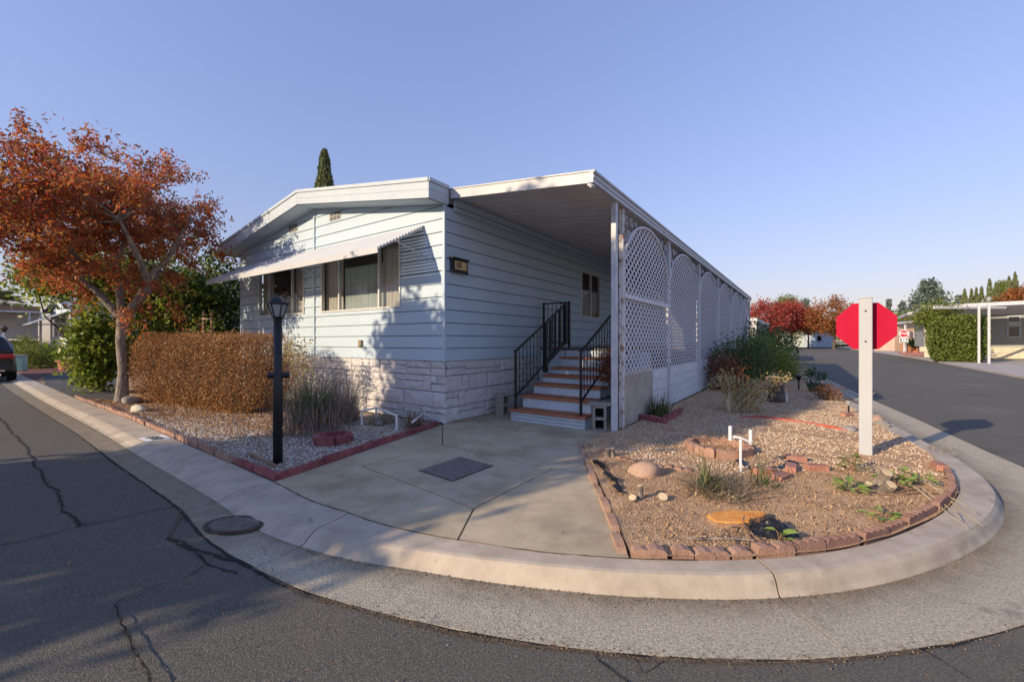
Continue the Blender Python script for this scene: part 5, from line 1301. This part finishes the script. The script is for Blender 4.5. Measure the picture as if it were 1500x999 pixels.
# carport of that home, to the left
cpl = far(12, 33)
t = thing('carport', 'flat brown edged carport roof with white wall left of the blue home', 'carport', far(64, 31.0), R(48))
MB().box((-4.8, 6, 3.72), (9.2, 12, .40)).build('roof', MT['brownroof'], t)
MB().box((-4.8, -.03, 3.50), (9.2, .06, .12)).build('trim', MT['white_metal'], t)
MB().box((-4.8, 3.0, 2.55), (9.0, .1, 2.0)).build('back_wall', MT['nb_white'], t)
MB().box((-4.8, 2.9, .72), (9.0, .1, 1.44)).build('fence_panel', MT['dark'], t)
for x in (-.7, -.15): MB().box((x, .1, 1.75), (.13, .13, 3.5)).build('post', MT['white_metal'], t)
shrub('garden_bush', 'round bush with reddish top before the dark carport', far(38, 27), (.9, .7, .7), (0, 0, 1.0), 26, 60, .2, .08, .14, 'limeleaf', 'bush')
box_hedge('box_hedge', 'low dark clipped hedge in front of the blue home', far(60, 25.5), R(-10), (2.4, .8, 1.05), 5000, .06, .11, 'darkleaf', 'barkdark', ntw=30)
shrub('garden_bush', 'wide yellow green shrub beside the parked black car', far(52, 21.5), (1.25, .9, .6), (0, 0, .62), 60, 70, .2, .07, .13, 'limeleaf', 'bush')
shrub('garden_bush', 'green shrub right of the wide one behind the planter', far(84, 22.5), (.9, .8, .75), (0, 0, .7), 40, 70, .2, .07, .13, 'greenleaf', 'bush')
p = far(26, 19.5); t = thing('utility_box', 'pale green utility box between car and shrubs', 'utility box', p, R(30))
MB().box((0, 0, .35), (.5, .45, .7)).build('cabinet', mat('utility_green', (.22, .36, .30), (.28, .42, .36), 3, .6), t, bevel=.03); MB().box((0, 0, .72), (.54, .49, .05)).build('lid', MT['nb_roof'], t, bevel=.01)
p = far(6, 24); t = thing('lamp_post', 'small dark lamp post before the carport at far left', 'lamp post', p)
MB().tube([(0, 0, 0), (0, 0, 1.9)], .05, 8).build('pole', MT['white_metal'], t); MB().lathe([(.06, 1.88), (.16, 2.1), (.18, 2.12), (.05, 2.26), (.002, 2.3)], n=8).build('lantern', MT['iron'], t)
# fan palm
p = far(6, 52); t = thing('palm_tree', 'fan palm with shaggy trunk above the carport roof', 'palm', p)
MB().tube([(0, 0, 0), (0, 0, 3), (0, 0, 5.4), (0, 0, 6.0)], [.35, .33, .62, .45], 10).build('trunk', MT['twig'], t)
b = MB()
for k in range(46):
    a = k*2.4; el = rnd.uniform(-.5, 1.3); d = Vector((math.cos(a)*math.cos(el), math.sin(a)*math.cos(el), math.sin(el))); c = Vector((0, 0, 6.1))+d*1.0
    w2 = d.cross(Vector((0, 0, 1))).normalized(); 
    for j in range(-4, 5):
        e = (d*math.cos(j*.22)+w2*math.sin(j*.22)); tip = c+e*1.05+Vector((0, 0, -.14)); s2 = e.cross(d.cross(w2)).normalized()*.07
        b.add([c, c+e*.45+s2, tip, c+e*.45-s2], [(0, 1, 2, 3)])
    b.bar(Vector((0, 0, 6.0)), c, .04, .02)
b.build('crown', MT['cypressleaf'], t)
# parked black SUV, seen from behind
d_ = Vector((-.80, .60, 0)); r_ = Vector((.60, .80, 0))
rc = Vector((-17.72, 15.05, 0)); cc_ = rc-r_*.93
t = thing('parked_car', 'black parked car seen from behind at the left edge', 'car', (cc_.x, cc_.y, -.06), math.atan2(d_.y, d_.x))
def loft(secs, m, name, parent, sm=True, n=5):
    b = MB(); k = None
    for (x, w0, w1, z0, z1) in secs:
        ring = [(x, -w0, z0), (x, -w0*1.01, z0+(z1-z0)*.45), (x, -w1, z1-.05), (x, -w1+.08, z1), (x, 0, z1+.015), (x, w1-.08, z1), (x, w1, z1-.05), (x, w0*1.01, z0+(z1-z0)*.45), (x, w0, z0)]
        k = len(ring); b.v += ring
    for i in range(len(secs)-1):
        for j in range(k): b.f.append((i*k+j, i*k+(j+1) % k, (i+1)*k+(j+1) % k, (i+1)*k+j))
    b.f.append(tuple(range(k))); b.f.append(tuple((len(secs)-1)*k+j for j in range(k))[::-1])
    return b.build(name, m, parent, smooth=False)
body = loft([(0, .86, .84, .42, .86), (.06, .92, .90, .32, 1.0), (.5, .94, .91, .28, 1.05), (3.2, .94, .91, .28, 1.05), (4.3, .92, .86, .3, .98), (4.65, .82, .76, .35, .80)], MT['carblack'], 'body', t)
loft([(.10, .86, .78, 1.0, 1.12), (.42, .86, .66, 1.02, 1.62), (.8, .86, .66, 1.04, 1.70), (2.3, .86, .66, 1.04, 1.68), (3.3, .84, .74, 1.02, 1.06)], MT['carblack'], 'cabin', t)
MB().extrude([Vector((.12, -.66, 1.12)), Vector((.12, .66, 1.12)), Vector((.385, .58, 1.56)), Vector((.385, -.58, 1.56))], [Vector((.2, -.66, 1.10)), Vector((.2, .66, 1.10)), Vector((.45, .58, 1.55)), Vector((.45, -.58, 1.55))]).build('rear_window', MT['darkglass'], t)
for s_ in (-1, 1):
    MB().box((.0, s_*.70, .92), (.10, .36, .17)).build('tail_lamp', MT['tail'], t, bevel=.03)
    MB().box((-.015, s_*.74, .56), (.05, .22, .05)).build('reflector', MT['tail'], t)
    for x in (.85, 3.65):
        w0 = MB().tube([(x, s_*.96, .34), (x, s_*.74, .34)], .34, 20).build('wheel', MT['tyre'], t); MB().tube([(x, s_*.965, .34), (x, s_*.93, .34)], .21, 14).build('rim', MT['chrome'], w0)
MB().box((-.05, 0, .50), (.16, 1.78, .26)).build('bumper', MT['carblack'], t, bevel=.05)
MB().box((-.14, 0, .42), (.02, 1.3, .05)).build('trim_strip', MT['chrome'], t)
MB().box((-.03, 0, .78), (.02, .34, .16)).build('licence_plate', MT['plate'], t)

# ------------------------------------------------------------------ right background
# far pavement and lots on the other side of the right street
zp_ = -.02
nearE = [at(1560, 566, -.03), at(1500, 552, -.03), at(1420, 538, -.03), at(1340, 524, -.03), at(1290, 516.5, -.03), at(1240, 511, -.03)]
farE = [far(1215, 88), far(1195, 90)]
lotR = [(p.x, p.y) for p in nearE]+[(far(1212, 98).x, 98), (130, 180), (220, 100), (120, 25)]
MB().prism([Vector(p) for p in lotR][::-1], -.3, zp_).build('far_pavement', MT['paving'])
bpy.data.objects['far_pavement']['kind'] = 'structure'
sheet('far_lot', [far(1090, 96), far(1225, 96), far(1300, 260), far(900, 260)], lambda x, y: -.02, 0, MT['paving'], kind='structure')
sheet('orange_paving', [at(1312, 517, zp_), at(1326, 521.5, zp_), at(1366, 524, zp_), at(1362, 517, zp_), at(1330, 514.5, zp_)], lambda x, y: zp_+.008, 0, MT['orangepave'], kind='structure')
# pink house across the street
b_ = far(1363, 47); rotp = R(18)
t = mobile_home('tan pink low mobile home behind the far stop sign', far(1369, 59), R(4), 6.0, 3, 'nb_pink', 'nb_pinkroof', 3.75, .25, windows=((1.9, 1.9, 3.1, 3.3),), ov=.8)
MB().box((-5.7, -1.2, 1.8), (.18, .18, 3.6)).build('porch_post', MT['white_metal'], t)
MB().box((-4.9, -1.0, .8), (2.2, .08, 1.6)).build('porch_wall', MT['orangefence'], t)
# far stop sign
p = at(1324, 517, -.02); t = thing('stop_sign', 'small distant stop sign with a plate below, beside the cycad', 'stop sign', p, math.atan2(-p.x, p.y))
k = p.y/FPX
zs = 1.4+11*k; ro2 = 6.6*k*.80/math.cos(math.pi/8); MB().box((0, .06, zs/2), (.14, .1, zs)).build('post', MT['post'], t)
oc = [(ro2*math.cos(math.pi/8+i*math.pi/4), ro2*math.sin(math.pi/8+i*math.pi/4)) for i in range(8)]
bo = MB().extrude([Vector((x, .0, zs+z)) for x, z in oc], [Vector((x, -.01, zs+z)) for x, z in oc]).build('board', MT['signwhite'], t)
MB().extrude([Vector((x*.88, -.012, zs+z*.88)) for x, z in oc], [Vector((x*.88, -.018, zs+z*.88)) for x, z in oc]).build('face', MT['signred'], bo)
me = text_mesh('STOP', ro2*.72, .002, ro2*.02); o = link('lettering', me, MT['signwhite'], bo); o.matrix_local = Matrix.Translation((0, -.024, zs)) @ Matrix(((1, 0, 0, 0), (0, 0, -1, 0), (0, 1, 0, 0), (0, 0, 0, 1)))
pl = MB().box((0, 0, zs-ro2-.32), (.78, .02, .60)).build('plate', MT['signwhite'], t); MB().box((0, -.016, zs-ro2-.32), (.68, .008, .50)).build('plate_face', MT['signblue'], pl)
me = text_mesh('36', .50, .002, .01); o = link('lettering', me, MT['signwhite'], pl); o.matrix_local = Matrix.Translation((0, -.026, zs-ro2-.32)) @ Matrix(((1, 0, 0, 0), (0, 0, -1, 0), (0, 1, 0, 0), (0, 0, 0, 1)))
# cycad in a tub
p = at(1340, 516.5, -.02); t = thing('cycad', 'cycad with stiff arching fronds in a wooden tub', 'cycad', p)
MB().lathe([(.32, 0), (.38, .5), (.34, .5), (.3, .42)], n=12).build('tub', MT['orangefence'], t)
b = MB()
for k in range(44):
    a = k*2.399; el = .25+.95*(k/44); d = Vector((math.cos(a)*math.cos(el), math.sin(a)*math.cos(el), math.sin(el))); w2 = d.cross(Vector((0, 0, 1))).normalized()
    pts = [Vector((0, 0, .5))+d*(2.2*s_)+Vector((0, 0, -.5*s_*s_)) for s_ in (0, .33, .66, 1)]
    for i in range(3):
        e0, e1 = (.05, .16, .14, .02)[i], (.05, .16, .14, .02)[i+1]
        b.add([pts[i]-w2*e0, pts[i]+w2*e0, pts[i+1]+w2*e1, pts[i+1]-w2*e1], [(0, 1, 2, 3)])
b.build('fronds', MT['bushleaf'], t)
# clipped green hedge
hp = at(1403, 531.5, -.02)
box_hedge('clipped_hedge', 'large clipped green hedge beside the white carport post', hp+Vector((1.3, 1.3, 0)), R(-42), (2.9, 2.4, 3.15), 30000, .09, .16, 'boxleaf', 'barkdark', round_=.22, skirt_=.25, ntw=50, aspect=.6, fuzz=.04)
shrub('green_shrub', 'loose untrimmed shrub growing above the clipped hedge', hp+Vector((.7, 2.1, 0)), (1.5, 1.0, .9), (0, 0, 3.3), 50, 70, .28, .10, .2, 'limeleaf', group=None, sr=.05)
# grey home with its carport
gh = at(1456, 528, -.02)
t = thing('mobile_home', 'grey lap sided mobile home with cream stone skirt at right', 'mobile home', (gh.x+.2, gh.y+5.5, 0), R(-38))
MB().box((6, 3, 2.35), (12, 6, 2.9)).build('wall', MT['nb_grey'], t)
for k in range(13): MB().box((6, -.012, .95+k*.22), (12, .018, .205)).build('siding_board', MT['nb_grey'], t)
for k in range(20):
    MB().box((.3+k*.6, -.02, .22+.0), (.585, .06, .44)).build('skirt_stone', MT['creamstone'], t); MB().box((.0+k*.6, -.02, .67), (.585, .05, .42)).build('skirt_stone', MT['creamstone'], t)
b = MB().extrude([Vector((-1.2, -1.8, 3.62)), Vector((6, -1.8, 4.25)), Vector((13, -1.8, 3.8)), Vector((13, -1.8, 4.05)), Vector((6, -1.8, 4.5)), Vector((-1.2, -1.8, 3.86))], [Vector((-1.2, 6.5, 3.62)), Vector((6, 6.5, 4.25)), Vector((13, 6.5, 3.8)), Vector((13, 6.5, 4.05)), Vector((6, 6.5, 4.5)), Vector((-1.2, 6.5, 3.86))]); b.build('roof', MT['white_metal'], t)
for x in (5.15,):
    wo_ = MB().box((x, -.03, 2.55), (.72, .05, 1.75)).build('window', MT['trim'], t); MB().box((x, -.06, 2.98), (.56, .01, .7)).build('pane', MT['darkglass'], wo_); MB().box((x, -.06, 2.15), (.56, .01, .78)).build('pane', MT['darkglass'], wo_); MB().box((x, -.068, 2.8), (.56, .006, .26)).build('blind', MT['white_metal'], wo_)
cp_ = at(1448.5, 533, -.02)
t = thing('carport', 'white flat carport with slender posts beside the clipped hedge', 'carport', cp_, R(-38))
for x, y in ((0, 0), (-.35, .45)): MB().box((x, y, 1.88), (.11, .11, 3.76)).build('post', MT['white_metal'], t)
MB().extrude([Vector((-2.6, 4.6, 3.80)), Vector((9.5, 4.6, 4.05)), Vector((9.5, 4.6, 4.32)), Vector((-2.6, 4.6, 4.05))], [Vector((-2.6, 10.5, 3.50)), Vector((9.5, 10.5, 3.55)), Vector((9.5, 10.5, 3.75)), Vector((-2.6, 10.5, 3.70))]).build('roof', MT['galv'], t)
MB().bar((-2.4, .5, 3.66), (1.6, 4.4, 3.72), .10, .14).build('beam', MT['white_metal'], t)
MB().box((9.0, 2.6, 1.88), (.11, .11, 3.76)).build('post', MT['white_metal'], t)
MB().lathe([(.05, 3.9), (.11, 4.05), (.12, 4.15), (.05, 4.2)], n=10).build('post_cap', MT['lampglass'], t)
# neighbour beyond the lattice wall: carport and trellis
t = thing('carport', 'white pillared carport beyond the end of the lattice', 'carport', H(.2, 27.0), HR)
MB().extrude([Vector((-4, 0, 3.3)), Vector((2.2, 0, 2.7)), Vector((2.2, 0, 2.92)), Vector((-4, 0, 3.55))], [Vector((-4, 12, 3.3)), Vector((2.2, 12, 2.7)), Vector((2.2, 12, 2.92)), Vector((-4, 12, 3.55))]).build('roof', MT['white_metal'], t)
for y in (.3, 4, 7.7, 11.5): MB().box((2.0, y, 1.36), (.28, .28, 2.72)).build('post', MT['white_metal'], t)
for k in range(5): MB().box((2.05, 5.9, .3+.3*k), (.05, 11.2, .10)).build('rail', MT['trim'], t)
t = mobile_home('white mobile home behind the pillared carport', H(-.5, 28), HR, 7, 16, 'nb_white', 'nb_roof', 3.2, .5)
# far end of the street
t = mobile_home('white low mobile home closing the far end of the street', far(1192, 96), R(2), 7.2, 8, 'nb_white', 'white_metal', 2.75, .35, windows=((1.0, 1.2, 2.4, 2.2), (3.6, 1.9, 6.2, 2.4)))
t = mobile_home('pale blue distant mobile home left of the red sign', far(1222, 90), R(-14), 4.4, 9, 'nb_blue', 'nb_roof', 2.9, .5, windows=((2.4, 1.4, 3.2, 2.5),))
gt = 'autumn coloured trees at the end of the street'
def far_tree(label, px, d, h, wd, leaf, bark='barkdark', base=.35, n=80, per=80, s=(.22, .42), group=gt, name='autumn_tree'):
    p = far(px, d, 0); ch = h*(1-base)/2
    return tree(name, label, (p.x, p.y, -.1), h*base, wd*.035, (0, 0, h-ch), (wd/2, wd/2, ch), n, per, wd*.075, s[0], s[1], leaf, bark, group=group, aspect=.6)
far_tree('crimson red tree at the left of the street end', 1128, 78, 8.8, 8.2, 'crimson', base=.35)
far_tree('scarlet tree right of the crimson one', 1160, 80, 8.6, 6.8, 'crimson', base=.35)
far_tree('orange red tree between scarlet tree and sign', 1184, 84, 8.2, 5.0, 'orangeleaf')
far_tree('large rusty orange tree half hidden by the sign', 1222, 74, 8.8, 7.6, 'orangeleaf', base=.28)
far_tree('lime green tree rising behind the red trees', 1150, 105, 12.6, 8.0, 'limeleaf', name='green_tree')
far_tree('dark slim tree behind the red trees', 1179, 110, 12.6, 4.0, 'cedarleaf', base=.2, name='green_tree')
far_tree('broad green tree low behind the far houses', 1205, 112, 6.5, 14, 'greenleaf', base=.2, name='green_tree')
far_tree('green tree low behind the crimson tree', 1135, 100, 5.5, 12, 'greenleaf', base=.15, name='green_tree')
def conifer(label, px, d, h, wd, leaf, n, s, group=None, name='conifer', pw=1.0, droop=.3, layers=16, per=26):
    p = far(px, d); t = thing(name, label, 'tree', (p.x, p.y, -.1), 0, group); b = MB(); b.tube([(0, 0, 0), (0, 0, h*.5), (0, 0, h*.97)], [wd*.05, wd*.03, .03], 7, False); P = []
    for i in range(layers):
        f = (i+.5)/layers; z = h*(.12+.87*f); r = wd/2*(1-f)**pw*rnd.uniform(.8, 1.15)+.1
        for k in range(7):
            a = rnd.uniform(0, 6.28); e = Vector((math.cos(a)*r*rnd.uniform(.75, 1.1), math.sin(a)*r, z-droop*r*.3)); b.tube([(0, 0, z), e*.5+Vector((0, 0, z*.5+.05)), e], [.05, .03, .01], 4, False)
            for j in range(per):
                q = Vector((0, 0, z)).lerp(e, rnd.uniform(.15, 1.05)); P.append(q+Vector(NR.normal(0, 1, 3))*Vector((wd*.035, wd*.035, h*.012)).length*.6)
    b.build('trunk', MT['barkdark'], t); leaves('crown', np.array(P), s[0], s[1], MT[leaf], t, aspect=.4); return t
conifer('broad grey green cedar behind the tan pink home', 1360, 74, 11.9, 12.0, 'cedarleaf', 0, (.4, .9), pw=.7, per=48)
conifer('low spreading grey green cedar left of the broad one', 1338, 78, 7.6, 11.0, 'cedarleaf', 0, (.4, .9), pw=.5, per=40)
conifer('small dark conifer right of the near stop sign', 1302, 80, 9.5, 3.4, 'cedarleaf', 0, (.3, .6))
conifer('second dark conifer left of the cedar', 1322, 95, 10.5, 5.0, 'cedarleaf', 0, (.3, .6), pw=.8)
conifer('thin ragged conifer left of the cypress row', 1404, 100, 12.6, 3.6, 'cedarleaf', 0, (.3, .6), pw=.4)
far_tree('green tree low behind the tan pink home', 1318, 72, 5.6, 9, 'greenleaf', group=None, base=.2, name='green_tree')
def cypress(label, px, d, top_py, wd, group='row of slim cypress trees behind the grey home', leaf='cypressleaf', n=2600, s=(.2, .45)):
    h = 1.4+(500-top_py)/FPX*d; p = far(px, d); t = thing('cypress', label, 'tree', (p.x, p.y, -.1), 0, group)
    MB().tube([(0, 0, 0), (0, 0, h*.6)], [wd*.12, wd*.05], 6).build('trunk', MT['barkdark'], t)
    f = NR.uniform(0, 1, n)**.85; z = h*(.05+.95*f); r = wd/2*np.minimum(1, (1-f)*3.4+.02)**.6*np.sqrt(NR.uniform(.25, 1, n)); a = NR.uniform(0, 6.28, n); r = r*(1+.18*np.sin(z*1.7+a*2))
    P = np.stack([r*np.cos(a), r*np.sin(a), z], 1)
    U = np.stack([.25*np.cos(a), .25*np.sin(a), np.ones(n)], 1)+NR.normal(0, .25, (n, 3)); U = unit(U); V = unit(np.cross(U, NR.normal(size=(n, 3)))); sz = NR.uniform(*s, (n, 1)); U = U*sz*.7; V = V*sz*.2
    poly_mesh('crown', np.stack([P-U, P-V, P+U, P+V], 1), 4, MT[leaf], t); return t
cypress('lone tall cypress showing above the ridge of the mobile home', 475.5, 30, 219, 1.75, None, n=11000, s=(.12, .3))
for lab, px, tp, wd in (('first slim cypress from the left of the row', 1413, 424, 1.15), ('second slim cypress of the row, narrow', 1423, 423.5, .95), ('third slim cypress of the row, dark', 1430, 422, .95), ('fourth slim cypress of the row, left of the carport post', 1438, 420, 1.1),
                         ('tall cypress standing right over the carport post', 1449.5, 409, 1.05), ('narrow cypress right of the carport post', 1459, 414, .8), ('short cypress left of the leafy tree', 1463, 417, .85), ('cypress in front of the leafy tree', 1478, 405, 1.1), ('tallest cypress of the row near the right edge', 1487, 399, 1.3)):
    cypress(lab, px, 85, tp, wd, n=1300, s=(.25, .5))
far_tree('leafy green tree among the cypress row', 1471, 95, 15.2, 5, 'limeleaf', group=None, base=.5, name='green_tree')
far_tree('orange tree behind the roof at the right edge', 1500, 55, 8.6, 5.0, 'orangeleaf', group=None, base=.5)
far_tree('orange and red tree above the tall hedge line at the street', 1250, 92, 7.0, 6.0, 'orangeleaf', group=None, base=.3)
